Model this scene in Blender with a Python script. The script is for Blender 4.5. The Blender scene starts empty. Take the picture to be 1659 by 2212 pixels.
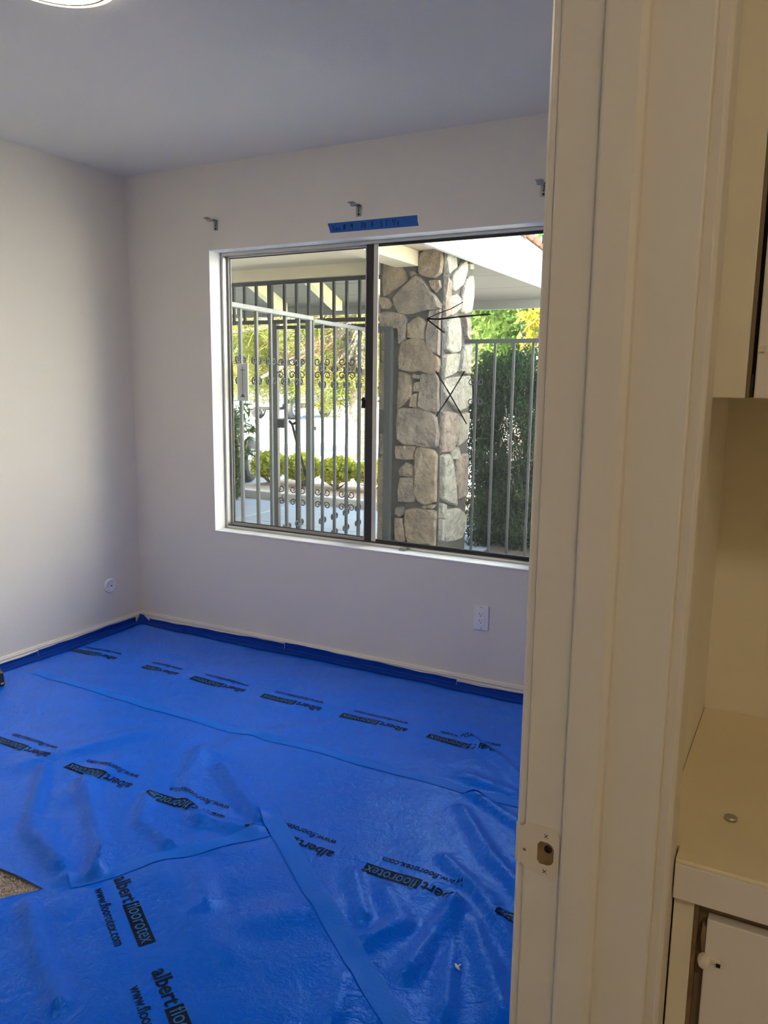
import bpy, bmesh, math, random
import numpy as np
from mathutils import Vector, Matrix, Euler

# ------------------------------------------------------------------ camera, sky, sun, exposure
scene = bpy.context.scene
COL = scene.collection
cam_data = bpy.data.cameras.new('camera')
cam = bpy.data.objects.new('camera', cam_data)
COL.objects.link(cam)
cam.location = (3.3228, -3.2269, 1.3785)
cam.rotation_euler = (1.4078, -0.0125, 0.4951)
cam_data.sensor_fit = 'VERTICAL'
cam_data.sensor_height = 24.0
cam_data.lens = 24.0 * 1700.6 / 2212.0
cam_data.clip_start = 0.02
cam_data.clip_end = 400
scene.camera = cam

SUN_DIR = Vector((0.42, 0.42, -0.80)).normalized()      # the way the sunlight travels
world = bpy.data.worlds.new('sky')
scene.world = world
world.use_nodes = True
wn = world.node_tree.nodes
wl = world.node_tree.links
wn.clear()
w_out = wn.new('ShaderNodeOutputWorld')
w_bg = wn.new('ShaderNodeBackground')
w_sky = wn.new('ShaderNodeTexSky')
w_sky.sky_type = 'NISHITA'
w_sky.sun_disc = False
w_sky.sun_elevation = math.asin(-SUN_DIR.z)
w_sky.sun_rotation = math.atan2(-SUN_DIR.x, -SUN_DIR.y)
w_sky.air_density = 1.0
w_sky.dust_density = 1.2
w_sky.ozone_density = 1.0
w_bg.inputs['Strength'].default_value = 0.45
wl.new(w_sky.outputs['Color'], w_bg.inputs['Color'])
wl.new(w_bg.outputs['Background'], w_out.inputs['Surface'])

sun_data = bpy.data.lights.new('sun', 'SUN')
sun_data.energy = 29.0
sun_data.angle = 0.009
sun_data.color = (1.0, 0.93, 0.80)
sun = bpy.data.objects.new('sun', sun_data)
COL.objects.link(sun)
sun.location = (6, -6, 14)
sun.rotation_euler = SUN_DIR.to_track_quat('-Z', 'Y').to_euler()

# a portal in the window opening only guides the sampling of the sky; it gives off no light itself
portal_data = bpy.data.lights.new('sky_portal', 'AREA')
portal_data.shape = 'RECTANGLE'
portal_data.size, portal_data.size_y = 1.76, 1.44
portal_data.cycles.is_portal = True
portal = bpy.data.objects.new('sky_portal', portal_data)
COL.objects.link(portal)
portal.location = (1.4477, 0.16, 1.306)
portal.rotation_euler = (math.radians(-90), 0, 0)

LAMP_STRENGTH = 13.5
HALL_LAMP_STRENGTH = 12.5
vs = scene.view_settings
vs.view_transform = 'Standard'
vs.look = 'None'
vs.gamma = 1.0
vs.use_curve_mapping = False
vs.exposure = 1.50
scene.cycles.use_denoising = True
scene.cycles.max_bounces = 10
scene.cycles.diffuse_bounces = 6
scene.cycles.transparent_max_bounces = 12
scene.cycles.use_adaptive_sampling = True
scene.cycles.adaptive_threshold = 0.03
scene.cycles.sample_clamp_indirect = 8.0
scene.cycles.caustics_reflective = False
scene.cycles.caustics_refractive = False

random.seed(4)
rng = np.random.default_rng(11)

# ------------------------------------------------------------------ helpers
class MB:
    """Collects vertices and faces, then links them as ONE mesh object."""
    def __init__(s):
        s.v = []
        s.f = []
        s.smooth = []
    def add(s, v, f, smooth=False):
        o = len(s.v)
        s.v += [tuple(p) for p in v]
        s.f += [tuple(i + o for i in q) for q in f]
        s.smooth += [smooth] * len(f)
        return s
    def box(s, a, b):
        x0, y0, z0 = a
        x1, y1, z1 = b
        return s.add([(x0, y0, z0), (x1, y0, z0), (x1, y1, z0), (x0, y1, z0), (x0, y0, z1), (x1, y0, z1), (x1, y1, z1), (x0, y1, z1)],
                     [(0, 3, 2, 1), (4, 5, 6, 7), (0, 1, 5, 4), (1, 2, 6, 5), (2, 3, 7, 6), (3, 0, 4, 7)])
    def prism(s, loop, axis, a, b):
        """Extrudes a closed 2-D loop along an axis from a to b."""
        n = len(loop)
        def P(u, w, t):
            return {'x': (t, u, w), 'y': (u, t, w), 'z': (u, w, t)}[axis]
        v = [P(u, w, a) for u, w in loop] + [P(u, w, b) for u, w in loop]
        f = [tuple(range(n))[::-1], tuple(range(n, 2 * n))]
        f += [(i, (i + 1) % n, n + (i + 1) % n, n + i) for i in range(n)]
        return s.add(v, f)
    def tube(s, path, r, n=8, closed=False, flat=1.0):
        path = [Vector(p) for p in path]
        m = len(path)
        rs = r if isinstance(r, (list, tuple)) else [r] * m
        v, f = [], []
        up = Vector((0, 0, 1))
        for i, p in enumerate(path):
            t = (path[min(i + 1, m - 1)] - path[max(i - 1, 0)]).normalized()
            ref = up if abs(t.dot(up)) < 0.95 else Vector((1, 0, 0))
            a = t.cross(ref).normalized()
            b = t.cross(a).normalized()
            for k in range(n):
                q = 2 * math.pi * k / n
                v.append(p + a * math.cos(q) * rs[i] * flat + b * math.sin(q) * rs[i])
        for i in range(m - 1):
            for k in range(n):
                f.append((i * n + k, i * n + (k + 1) % n, (i + 1) * n + (k + 1) % n, (i + 1) * n + k))
        f.append(tuple(range(n))[::-1])
        f.append(tuple(range((m - 1) * n, m * n)))
        return s.add(v, f, True)
    def lathe(s, prof, n=32, origin=(0, 0, 0), axis='z'):
        """prof: list of (radius, height)."""
        v, f = [], []
        for r, h in prof:
            for k in range(n):
                q = 2 * math.pi * k / n
                c, d = r * math.cos(q), r * math.sin(q)
                p = {'z': (c, d, h), 'y': (c, h, d), 'x': (h, c, d)}[axis]
                v.append((p[0] + origin[0], p[1] + origin[1], p[2] + origin[2]))
        for i in range(len(prof) - 1):
            for k in range(n):
                f.append((i * n + k, i * n + (k + 1) % n, (i + 1) * n + (k + 1) % n, (i + 1) * n + k))
        f.append(tuple(range(n))[::-1])
        f.append(tuple(range((len(prof) - 1) * n, len(prof) * n)))
        return s.add(v, f, True)
    def mesh(s, name, mat):
        me = bpy.data.meshes.new(name)
        me.from_pydata([tuple(p) for p in s.v], [], s.f)
        me.polygons.foreach_set('use_smooth', s.smooth)
        me.update()
        bm = bmesh.new()
        bm.from_mesh(me)
        bmesh.ops.recalc_face_normals(bm, faces=bm.faces)
        bm.to_mesh(me)
        bm.free()
        if mat:
            me.materials.append(mat)
        return me
    def build(s, name, mat, parent=None, bevel=0.0, seg=2):
        return link(name, s.mesh(name, mat), parent, bevel, seg)

def link(name, me, parent=None, bevel=0.0, seg=2):
    o = bpy.data.objects.new(name, me)
    COL.objects.link(o)
    if parent:
        o.parent = parent
        o.matrix_parent_inverse = Matrix.Translation(-parent.location) if parent.type == 'EMPTY' and parent.rotation_euler == Euler((0, 0, 0)) else Matrix()
    if bevel:
        b = o.modifiers.new('bevel', 'BEVEL')
        b.width = bevel
        b.segments = seg
        b.limit_method = 'ANGLE'
        b.angle_limit = 0.6
    return o

def tag(o, label=None, cat=None, group=None, kind=None):
    if label:
        o['label'] = label
    if cat:
        o['category'] = cat
    if group:
        o['group'] = group
    if kind:
        o['kind'] = kind
    return o

def thing(name, loc, label, cat, group=None, kind=None):
    """An Empty at a thing's base; its parts are modelled in world coordinates and parented to it."""
    o = bpy.data.objects.new(name, None)
    COL.objects.link(o)
    o.location = loc
    o.empty_display_size = 0.05
    return tag(o, label, cat, group, kind)

# ------------------------------------------------------------------ materials
def mat(name, col, rough=0.5, metal=0.0, spec=0.5, bump=None, noise=None, coat=0.0):
    """bump: (scale, strength); noise: (scale, colour2, amount) mottles the colour."""
    m = bpy.data.materials.new(name)
    m.use_nodes = True
    nt = m.node_tree
    b = nt.nodes['Principled BSDF']
    b.inputs['Base Color'].default_value = (*col, 1)
    b.inputs['Roughness'].default_value = rough
    b.inputs['Metallic'].default_value = metal
    b.inputs['Specular IOR Level'].default_value = spec
    b.inputs['Coat Weight'].default_value = coat
    tc = None
    if bump or noise:
        tc = nt.nodes.new('ShaderNodeNewGeometry')
    if bump:
        n = nt.nodes.new('ShaderNodeTexNoise')
        n.inputs['Scale'].default_value = bump[0]
        n.inputs['Detail'].default_value = 5
        nt.links.new(tc.outputs['Position'], n.inputs['Vector'])
        bp = nt.nodes.new('ShaderNodeBump')
        bp.inputs['Strength'].default_value = bump[1]
        bp.inputs['Distance'].default_value = 0.01 if len(bump) < 3 else bump[2]
        nt.links.new(n.outputs['Fac'], bp.inputs['Height'])
        nt.links.new(bp.outputs['Normal'], b.inputs['Normal'])
    if noise:
        n2 = nt.nodes.new('ShaderNodeTexNoise')
        n2.inputs['Scale'].default_value = noise[0]
        n2.inputs['Detail'].default_value = 6
        nt.links.new(tc.outputs['Position'], n2.inputs['Vector'])
        r = nt.nodes.new('ShaderNodeMapRange')
        r.inputs['From Min'].default_value = 0.36
        r.inputs['From Max'].default_value = 0.64
        r.inputs['To Max'].default_value = noise[2]
        nt.links.new(n2.outputs['Fac'], r.inputs['Value'])
        mx = nt.nodes.new('ShaderNodeMix')
        mx.data_type = 'RGBA'
        mx.inputs[6].default_value = (*col, 1)
        mx.inputs[7].default_value = (*noise[1], 1)
        nt.links.new(r.outputs['Result'], mx.inputs[0])
        nt.links.new(mx.outputs[2], b.inputs['Base Color'])
    return m

def glass_mat(name, dust, dustcol=(0.8, 0.82, 0.8), refl=0.5):
    m = bpy.data.materials.new(name)
    m.use_nodes = True
    nt = m.node_tree
    nt.nodes.clear()
    out = nt.nodes.new('ShaderNodeOutputMaterial')
    tr = nt.nodes.new('ShaderNodeBsdfTransparent')
    tr.inputs['Color'].default_value = (0.97, 0.985, 0.975, 1)
    gl = nt.nodes.new('ShaderNodeBsdfGlossy')
    gl.inputs['Roughness'].default_value = 0.02
    fr = nt.nodes.new('ShaderNodeFresnel')
    fr.inputs['IOR'].default_value = 1.45
    mul = nt.nodes.new('ShaderNodeMath')
    mul.operation = 'MULTIPLY'
    mul.inputs[1].default_value = refl
    nt.links.new(fr.outputs[0], mul.inputs[0])
    mx = nt.nodes.new('ShaderNodeMixShader')
    nt.links.new(mul.outputs[0], mx.inputs[0])
    nt.links.new(tr.outputs[0], mx.inputs[1])
    nt.links.new(gl.outputs[0], mx.inputs[2])
    last = mx
    if dust:
        di = nt.nodes.new('ShaderNodeBsdfTranslucent')
        di.inputs['Color'].default_value = (*dustcol, 1)
        geo = nt.nodes.new('ShaderNodeNewGeometry')
        n = nt.nodes.new('ShaderNodeTexNoise')
        n.inputs['Scale'].default_value = 9
        n.inputs['Detail'].default_value = 8
        nt.links.new(geo.outputs['Position'], n.inputs['Vector'])
        r = nt.nodes.new('ShaderNodeMapRange')
        r.inputs['To Min'].default_value = dust * 0.5
        r.inputs['To Max'].default_value = dust * 1.5
        nt.links.new(n.outputs['Fac'], r.inputs['Value'])
        m2 = nt.nodes.new('ShaderNodeMixShader')
        nt.links.new(r.outputs['Result'], m2.inputs[0])
        nt.links.new(mx.outputs[0], m2.inputs[1])
        nt.links.new(di.outputs[0], m2.inputs[2])
        last = m2
    nt.links.new(last.outputs[0], out.inputs['Surface'])
    return m

def leaf_mat(name, c1, c2, scale=14, trans=0.45):
    m = bpy.data.materials.new(name)
    m.use_nodes = True
    nt = m.node_tree
    nt.nodes.clear()
    out = nt.nodes.new('ShaderNodeOutputMaterial')
    geo = nt.nodes.new('ShaderNodeNewGeometry')
    n = nt.nodes.new('ShaderNodeTexNoise')
    n.inputs['Scale'].default_value = scale
    n.inputs['Detail'].default_value = 3
    nt.links.new(geo.outputs['Position'], n.inputs['Vector'])
    r = nt.nodes.new('ShaderNodeMapRange')
    r.inputs['From Min'].default_value = 0.35
    r.inputs['From Max'].default_value = 0.65
    nt.links.new(n.outputs['Fac'], r.inputs['Value'])
    mx = nt.nodes.new('ShaderNodeMix')
    mx.data_type = 'RGBA'
    mx.inputs[6].default_value = (*c1, 1)
    mx.inputs[7].default_value = (*c2, 1)
    nt.links.new(r.outputs['Result'], mx.inputs[0])
    d = nt.nodes.new('ShaderNodeBsdfDiffuse')
    t = nt.nodes.new('ShaderNodeBsdfTranslucent')
    s = nt.nodes.new('ShaderNodeMixShader')
    s.inputs[0].default_value = trans
    nt.links.new(mx.outputs[2], d.inputs['Color'])
    nt.links.new(mx.outputs[2], t.inputs['Color'])
    nt.links.new(d.outputs[0], s.inputs[1])
    nt.links.new(t.outputs[0], s.inputs[2])
    nt.links.new(s.outputs[0], out.inputs['Surface'])
    return m

def glow_mat(name, col, strength):
    m = bpy.data.materials.new(name)
    m.use_nodes = True
    b = m.node_tree.nodes['Principled BSDF']
    b.inputs['Base Color'].default_value = (0.9, 0.9, 0.88, 1)
    b.inputs['Emission Color'].default_value = (*col, 1)
    b.inputs['Emission Strength'].default_value = strength
    return m

def film_mat(name, col, rough, crinkle):
    """Blue polythene film: glossy, with fine crinkles on top of the modelled folds."""
    m = bpy.data.materials.new(name)
    m.use_nodes = True
    nt = m.node_tree
    b = nt.nodes['Principled BSDF']
    b.inputs['Base Color'].default_value = (*col, 1)
    b.inputs['Roughness'].default_value = rough
    b.inputs['Specular IOR Level'].default_value = 0.45
    b.inputs['Specular Tint'].default_value = (0.15, 0.55, 1.0, 1)
    geo = nt.nodes.new('ShaderNodeNewGeometry')
    n1 = nt.nodes.new('ShaderNodeTexNoise')
    n1.inputs['Scale'].default_value = 130
    n1.inputs['Detail'].default_value = 4
    n2 = nt.nodes.new('ShaderNodeTexNoise')
    n2.inputs['Scale'].default_value = 22
    n2.inputs['Detail'].default_value = 4
    n2.inputs['Distortion'].default_value = 1.2
    nt.links.new(geo.outputs['Position'], n1.inputs['Vector'])
    nt.links.new(geo.outputs['Position'], n2.inputs['Vector'])
    b1 = nt.nodes.new('ShaderNodeBump')
    b1.inputs['Strength'].default_value = crinkle
    b1.inputs['Distance'].default_value = 0.004
    b2 = nt.nodes.new('ShaderNodeBump')
    b2.inputs['Strength'].default_value = crinkle
    b2.inputs['Distance'].default_value = 0.012
    nt.links.new(n1.outputs['Fac'], b1.inputs['Height'])
    nt.links.new(n2.outputs['Fac'], b2.inputs['Height'])
    nt.links.new(b2.outputs['Normal'], b1.inputs['Normal'])
    nt.links.new(b1.outputs['Normal'], b.inputs['Normal'])
    return m

M = {}
M['wall'] = mat('wall_paint', (0.86, 0.82, 0.745), 0.7, bump=(60, 0.06))
M['ceiling'] = mat('ceiling_paint', (0.84, 0.82, 0.765), 0.85, bump=(90, 0.10))
M['trim'] = mat('trim_paint', (0.84, 0.81, 0.75), 0.42, bump=(35, 0.05))
M['hall_paint'] = mat('hall_enamel', (0.78, 0.73, 0.66), 0.38, bump=(30, 0.05))
M['hall_wall'] = mat('hall_wall_paint', (0.80, 0.735, 0.59), 0.6, bump=(50, 0.05))
M['counter'] = mat('counter_paint', (0.86, 0.75, 0.52), 0.45, bump=(45, 0.08), noise=(5, (0.80, 0.69, 0.46), 0.6))
M['cabinet'] = mat('cabinet_enamel', (0.78, 0.72, 0.66), 0.4, bump=(40, 0.05))
M['cabinet_dark'] = mat('bare_cabinet_edge', (0.22, 0.16, 0.09), 0.7)
M['reveal'] = mat('reveal_paint', (0.84, 0.85, 0.85), 0.6)
M['alu'] = mat('aluminium', (0.62, 0.61, 0.58), 0.38, metal=0.75)
M['alu_dark'] = mat('dark_aluminium', (0.05, 0.05, 0.05), 0.45, metal=0.5)
M['gasket'] = mat('black_gasket', (0.02, 0.02, 0.02), 0.6)
M['pane_clear'] = glass_mat('clear_pane', 0.0015)
M['pane_dusty'] = glass_mat('dusty_pane', 0.006)
M['marker'] = mat('marker_ink', (0.012, 0.012, 0.012), 0.5)
M['carpet'] = mat('carpet', (0.66, 0.58, 0.52), 0.95, bump=(500, 0.8), noise=(260, (0.42, 0.35, 0.31), 0.9))
M['pile'] = mat('carpet_pile', (0.80, 0.72, 0.66), 0.95, noise=(300, (0.50, 0.43, 0.38), 0.9))
M['film'] = film_mat('blue_film', (0.0, 0.15, 0.95), 0.17, 0.34)
M['seam_tape'] = mat('blue_seam_tape', (0.0, 0.175, 0.95), 0.42, spec=0.2, bump=(120, 0.12))
M['edge_tape'] = mat('blue_masking_tape', (0.002, 0.05, 0.42), 0.7, spec=0.15, bump=(300, 0.12))
M['note_tape'] = mat('blue_note_tape', (0.004, 0.12, 0.50), 0.6, bump=(300, 0.1))
M['print_ink'] = mat('print_ink', (0.002, 0.010, 0.040), 0.5, spec=0.15)
M['print_light'] = mat('print_knockout', (0.02, 0.17, 0.55), 0.45, spec=0.2)
M['white_plastic'] = mat('white_plastic', (0.93, 0.93, 0.93), 0.35)
M['black'] = mat('matte_black', (0.01, 0.01, 0.01), 0.5)
M['steel'] = mat('bracket_steel', (0.36, 0.37, 0.36), 0.4, metal=0.7)
M['chrome'] = mat('screw_metal', (0.5, 0.48, 0.42), 0.35, metal=0.8)
M['strike'] = mat('painted_strike', (0.76, 0.69, 0.58), 0.35, bump=(60, 0.08))
M['raw_wood'] = mat('raw_wood', (0.30, 0.19, 0.09), 0.8, noise=(40, (0.15, 0.09, 0.04), 0.8))
M['lamp_glass'] = glow_mat('lamp_diffuser', (1.0, 0.84, 0.60), LAMP_STRENGTH)
M['lamp_rim'] = glow_mat('lamp_rim', (1.0, 0.86, 0.55), 1.3)
M['lamp_ring'] = mat('bronze_ring', (0.32, 0.25, 0.17), 0.4, metal=0.6)
M['hall_lamp'] = glow_mat('hall_lamp_diffuser', (1.0, 0.88, 0.70), HALL_LAMP_STRENGTH)
M['stucco'] = mat('stucco', (0.80, 0.77, 0.68), 0.9, bump=(120, 0.5))
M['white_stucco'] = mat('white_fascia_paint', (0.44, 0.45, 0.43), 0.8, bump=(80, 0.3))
M['bounce_wall'] = mat('bounce_wall_paint', (0.88, 0.87, 0.83), 0.85, bump=(80, 0.3))
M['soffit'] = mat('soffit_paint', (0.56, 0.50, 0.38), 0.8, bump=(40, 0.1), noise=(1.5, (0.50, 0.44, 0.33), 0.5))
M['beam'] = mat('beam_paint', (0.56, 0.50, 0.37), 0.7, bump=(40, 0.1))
M['rafter'] = mat('rafter_paint', (0.56, 0.58, 0.36), 0.7)
M['sheathing'] = mat('sheathing_paint', (0.17, 0.18, 0.175), 0.85, bump=(30, 0.1))
M['tile'] = mat('clay_tile', (0.15, 0.065, 0.040), 0.85, spec=0.2, noise=(9, (0.10, 0.06, 0.045), 0.8))
M['iron'] = mat('iron_paint', (0.036, 0.04, 0.043), 0.65, spec=0.3, bump=(60, 0.15))
M['iron_light'] = mat('grey_iron_paint', (0.058, 0.064, 0.068), 0.45, bump=(60, 0.15))
M['iron_rail'] = mat('weathered_rail', (0.15, 0.165, 0.165), 0.5, noise=(20, (0.11, 0.12, 0.12), 0.6))
M['mortar'] = mat('mortar', (0.055, 0.052, 0.046), 0.95, bump=(60, 0.6))
M['stone1'] = mat('tan_fieldstone', (0.235, 0.18, 0.118), 0.9, bump=(17, 1.0, 0.06), noise=(6, (0.14, 0.105, 0.075), 0.9))
M['stone2'] = mat('grey_fieldstone', (0.205, 0.168, 0.13), 0.9, bump=(15, 1.0, 0.06), noise=(8, (0.125, 0.10, 0.082), 0.9))
M['stone3'] = mat('skylit_fieldstone', (0.25, 0.245, 0.20), 0.9, bump=(15, 1.0, 0.06), noise=(7, (0.17, 0.16, 0.13), 0.8))
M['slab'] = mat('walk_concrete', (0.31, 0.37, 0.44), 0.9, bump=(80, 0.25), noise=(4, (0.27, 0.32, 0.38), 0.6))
M['curb'] = mat('curb_concrete', (0.52, 0.50, 0.45), 0.9, bump=(50, 0.3), noise=(7, (0.42, 0.40, 0.36), 0.6))
M['soil'] = mat('planter_soil', (0.46, 0.34, 0.24), 0.95, bump=(40, 0.6), noise=(10, (0.34, 0.25, 0.17), 0.8))
M['street'] = mat('street_asphalt', (0.52, 0.51, 0.49), 0.95, bump=(30, 0.2), noise=(0.4, (0.46, 0.45, 0.43), 0.7))
M['bark'] = mat('pine_bark', (0.34, 0.29, 0.25), 0.95, bump=(18, 1.0, 0.05), noise=(11, (0.17, 0.14, 0.12), 0.9))
M['twig'] = mat('twig', (0.33, 0.25, 0.19), 0.9)
M['pine'] = leaf_mat('pine_needles', (0.084, 0.126, 0.025), (0.218, 0.202, 0.059), 1.6, 0.4)
M['pine_brown'] = leaf_mat('dry_needles', (0.151, 0.101, 0.055), (0.210, 0.151, 0.067), 2.5, 0.35)
M['box_leaf'] = leaf_mat('boxwood_leaf', (0.30, 0.36, 0.04), (0.60, 0.60, 0.08), 7, 0.4)
M['cypress'] = leaf_mat('cypress_leaf', (0.011, 0.030, 0.016), (0.032, 0.066, 0.026), 5, 0.3)
M['oleander'] = leaf_mat('long_leaf', (0.042, 0.084, 0.029), (0.084, 0.139, 0.050), 9, 0.4)
M['green_tree'] = leaf_mat('broad_leaf', (0.050, 0.118, 0.021), (0.126, 0.193, 0.042), 2.5, 0.45)
M['yellow_tree'] = leaf_mat('yellow_leaf', (0.231, 0.218, 0.025), (0.311, 0.260, 0.034), 5, 0.45)
M['far_tree'] = leaf_mat('far_leaf', (0.067, 0.109, 0.034), (0.126, 0.160, 0.059), 0.6, 0.4)
M['car_white'] = mat('white_car_paint', (0.22, 0.29, 0.32), 0.25, coat=0.5)
M['car_glass'] = mat('car_glass', (0.03, 0.04, 0.045), 0.08)
M['tyre'] = mat('tyre_rubber', (0.028, 0.028, 0.03), 0.85)
M['rim'] = mat('rim_alloy', (0.55, 0.57, 0.60), 0.3, metal=0.8)
M['car_grey'] = mat('grey_bumper', (0.12, 0.12, 0.13), 0.6)
M['car_blue'] = mat('teal_car_paint', (0.10, 0.24, 0.30), 0.25, coat=0.5)

# ------------------------------------------------------------------ the room
WX0, WX1, WZ0, WZ1 = 0.5587, 2.3367, 0.5786, 2.0326          # window opening
RX, RY, H = 3.103, -3.42, 2.438                                # room width, back wall, ceiling
HX = 3.223                                                     # hall face of the door wall
DY0, DY1, DZ = -3.265, -2.50, 2.04                             # door opening

def structure(name, mb, m, label=None, bevel=0.0):
    return tag(mb.build(name, m, None, bevel), label, None, None, 'structure')

w = MB()
w.box((-0.12, 0, -0.2), (WX0, 0.15, 2.60)).box((WX1, 0, -0.2), (5.2, 0.15, 2.60))
w.box((WX0, 0, -0.2), (WX1, 0.15, WZ0)).box((WX0, 0, WZ1), (WX1, 0.15, 2.60))
structure('wall_far', w, M['wall'], 'white wall with the sliding window')
structure('wall_left', MB().box((-0.12, RY - 0.12, -0.2), (0, 0, 2.60)), M['wall'], 'white wall left of the window')
w = MB()
w.box((RX, DY1 + 0.0005, 0), (HX, 0, 2.5)).box((RX, RY, 0), (HX, DY0, 2.5)).box((RX, DY0, DZ), (HX, DY1 + 0.0005, 2.5))
structure('wall_right', w, M['wall'], 'wall with the doorway')
structure('wall_near', MB().box((-0.12, RY - 0.12, -0.2), (RX, RY, 2.60)), M['wall'])
structure('ceiling', MB().box((0, RY, H), (RX, 0, H + 0.10)), M['ceiling'], 'flat grey-white ceiling')
structure('floor', MB().box((0, RY, -0.12), (HX, 0, 0)), M['carpet'], 'beige carpet under the blue film')
# the hall behind the camera
structure('wall_hall_far', MB().box((HX, -2.052, -0.1), (4.50, -1.95, 2.6)), M['hall_wall'], 'yellowish wall behind the counter')
structure('wall_hall_side', MB().box((4.40, -5.2, -0.1), (4.50, -2.052, 2.6)), M['hall_wall'])
structure('wall_hall_near', MB().box((RX, -5.3, -0.1), (4.50, -5.2, 2.6)), M['hall_wall'])
structure('wall_hall_left', MB().box((RX, -5.2, -0.1), (HX, RY, 2.6)), M['hall_wall'])
structure('ceiling_hall', MB().box((HX, -5.2, H), (4.40, -2.052, H + 0.1)), M['hall_wall'])
structure('floor_hall', MB().box((HX, -5.2, -0.12), (4.40, -2.052, 0)), M['carpet'])

# baseboards: a stepped profile (distance from the wall, height)
BB = [(0, 0), (0.013, 0), (0.013, 0.030), (0.0105, 0.033), (0.0105, 0.037), (0.0125, 0.039), (0.0125, 0.044),
      (0.009, 0.047), (0.009, 0.050), (0.006, 0.055), (0, 0.055)]
structure('baseboard_far', MB().prism([(-d, z) for d, z in BB], 'x', 0.0, RX), M['trim'], 'grooved white baseboard below the window')
structure('baseboard_left', MB().prism([(d, z) for d, z in BB], 'y', RY, -0.0135), M['trim'], 'grooved white baseboard along the left wall')
structure('baseboard_right', MB().prism([(RX - d, z) for d, z in BB], 'y', DY1 + 0.07, -0.0135), M['trim'])

# ------------------------------------------------------------------ window
win = thing('window_1', (WX0, 0.0, WZ0), 'sliding aluminium window in a white plaster reveal', None, None, 'structure')
r = MB()
t = 0.006
r.box((WX0, -0.001, WZ0), (WX0 + t, 0.09, WZ1)).box((WX1 - t, -0.001, WZ0), (WX1, 0.09, WZ1)).box((WX0 + t, -0.001, WZ1 - t), (WX1 - t, 0.09, WZ1))
r.build('reveal', M['reveal'], win)
MB().box((WX0 + t, -0.004, WZ0), (WX1 - t, 0.09, WZ0 + 0.008)).build('sill', M['reveal'], win, 0.003)
f = MB()
FX0, FX1, FZ0, FZ1 = WX0 + t, WX1 - t, WZ0 + 0.008, WZ1 - t
def frame_ring(x0, x1, z0, z1, s, y0, y1):
    g = MB()
    g.box((x0, y0, z0), (x0 + s, y1, z1)).box((x1 - s, y0, z0), (x1, y1, z1))
    g.box((x0 + s, y0, z0), (x1 - s, y1, z0 + s)).box((x0 + s, y0, z1 - s), (x1 - s, y1, z1))
    return g
frame_ring(FX0, FX1, FZ0, FZ1, 0.014, 0.086, 0.145).build('frame', M['alu'], win, 0.0015)
MB().box((FX0 + 0.014, 0.088, FZ0 + 0.014), (FX1 - 0.014, 0.094, FZ0 + 0.020)).build('track', M['alu_dark'], win)
def sash(name, x0, x1, y0, y1, sm, sl, sr, glass, gname):
    s = MB()
    z0, z1 = FZ0 + 0.0145, FZ1 - 0.0145
    s.box((x0, y0, z0), (x0 + sl, y1, z1)).box((x1 - sr, y0, z0), (x1, y1, z1))
    s.box((x0 + sl, y0, z0), (x1 - sr, y1, z0 + 0.014)).box((x0 + sl, y0, z1 - 0.008), (x1 - sr, y1, z1))
    so = s.build(name, sm, win, 0.001)
    ym = (y0 + y1) / 2
    gk = frame_ring(x0 + sl, x1 - sr, z0 + 0.014, z1 - 0.008, 0.003, ym - 0.006, ym + 0.006)
    gk.build('gasket', M['gasket'], so)
    go = MB().box((x0 + sl, ym - 0.0015, z0 + 0.014), (x1 - sr, ym + 0.0015, z1 - 0.008)).build(gname, glass, so)
    return so, go
left_sash, left_pane = sash('sash', FX0 + 0.0145, 1.437, 0.118, 0.140, M['alu'], 0.012, 0.026, M['pane_clear'], 'pane')
right_sash, right_pane = sash('sash', 1.427, FX1 - 0.0145, 0.096, 0.1165, M['alu_dark'], 0.040, 0.014, M['pane_dusty'], 'pane')
tag(left_pane, 'clear pane of the left sash')
tag(right_pane, 'dusty pane of the right sash with marker strokes')
MB().box((1.4685, 0.094, FZ0 + 0.015), (1.492, 0.0959, FZ1 - 0.015)).build('stile_strip', M['alu'], right_sash)
# black thumb latch on the meeting stile, small clips
l = MB()
l.prism([(1.404, 1.255), (1.418, 1.255), (1.420, 1.288), (1.424, 1.296), (1.412, 1.308), (1.402, 1.296), (1.406, 1.288)], 'y', 0.098, 0.1175)
tag(l.build('latch', M['black'], left_sash, 0.001), 'small black thumb latch')
tag(MB().box((1.640, 0.058, FZ0), (1.676, 0.082, FZ0 + 0.010)).box((1.6665, 0.058, FZ0 + 0.0102), (1.676, 0.075, FZ0 + 0.014)).build('track_stop', M['steel'], win, 0.001), 'small metal stop clip on the sill')
tag(MB().box((2.272, 0.086, 1.957), (2.296, 0.0955, 1.993)).build('corner_clip', M['steel'], right_sash, 0.001), 'small grey clip at the top corner')
# marker strokes on the inside of the right pane
def stroke(pts, wd, name='marker_stroke'):
    s = MB()
    y = 0.1044
    for (a, b) in zip(pts[:-1], pts[1:]):
        d = Vector((b[0] - a[0], b[1] - a[1])).normalized()
        n = Vector((-d.y, d.x)) * wd / 2
        s.prism([(a[0] + n.x, a[1] + n.y), (a[0] - n.x, a[1] - n.y), (b[0] - n.x * 0.7, b[1] - n.y * 0.7), (b[0] + n.x * 0.7, b[1] + n.y * 0.7)], 'y', y - 0.0002, y)
    return s.build(name, M['marker'], right_pane)
stroke([(1.742, 1.668), (1.80, 1.690), (1.86, 1.708), (1.918, 1.735)], 0.005)
stroke([(1.742, 1.668), (1.80, 1.664), (1.90, 1.672), (2.00, 1.677), (2.05, 1.679)], 0.009)
stroke([(1.745, 1.664), (1.79, 1.632), (1.832, 1.603)], 0.008)
stroke([(1.793, 1.432), (1.85, 1.352), (1.91, 1.262), (1.952, 1.197)], 0.0075)
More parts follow.
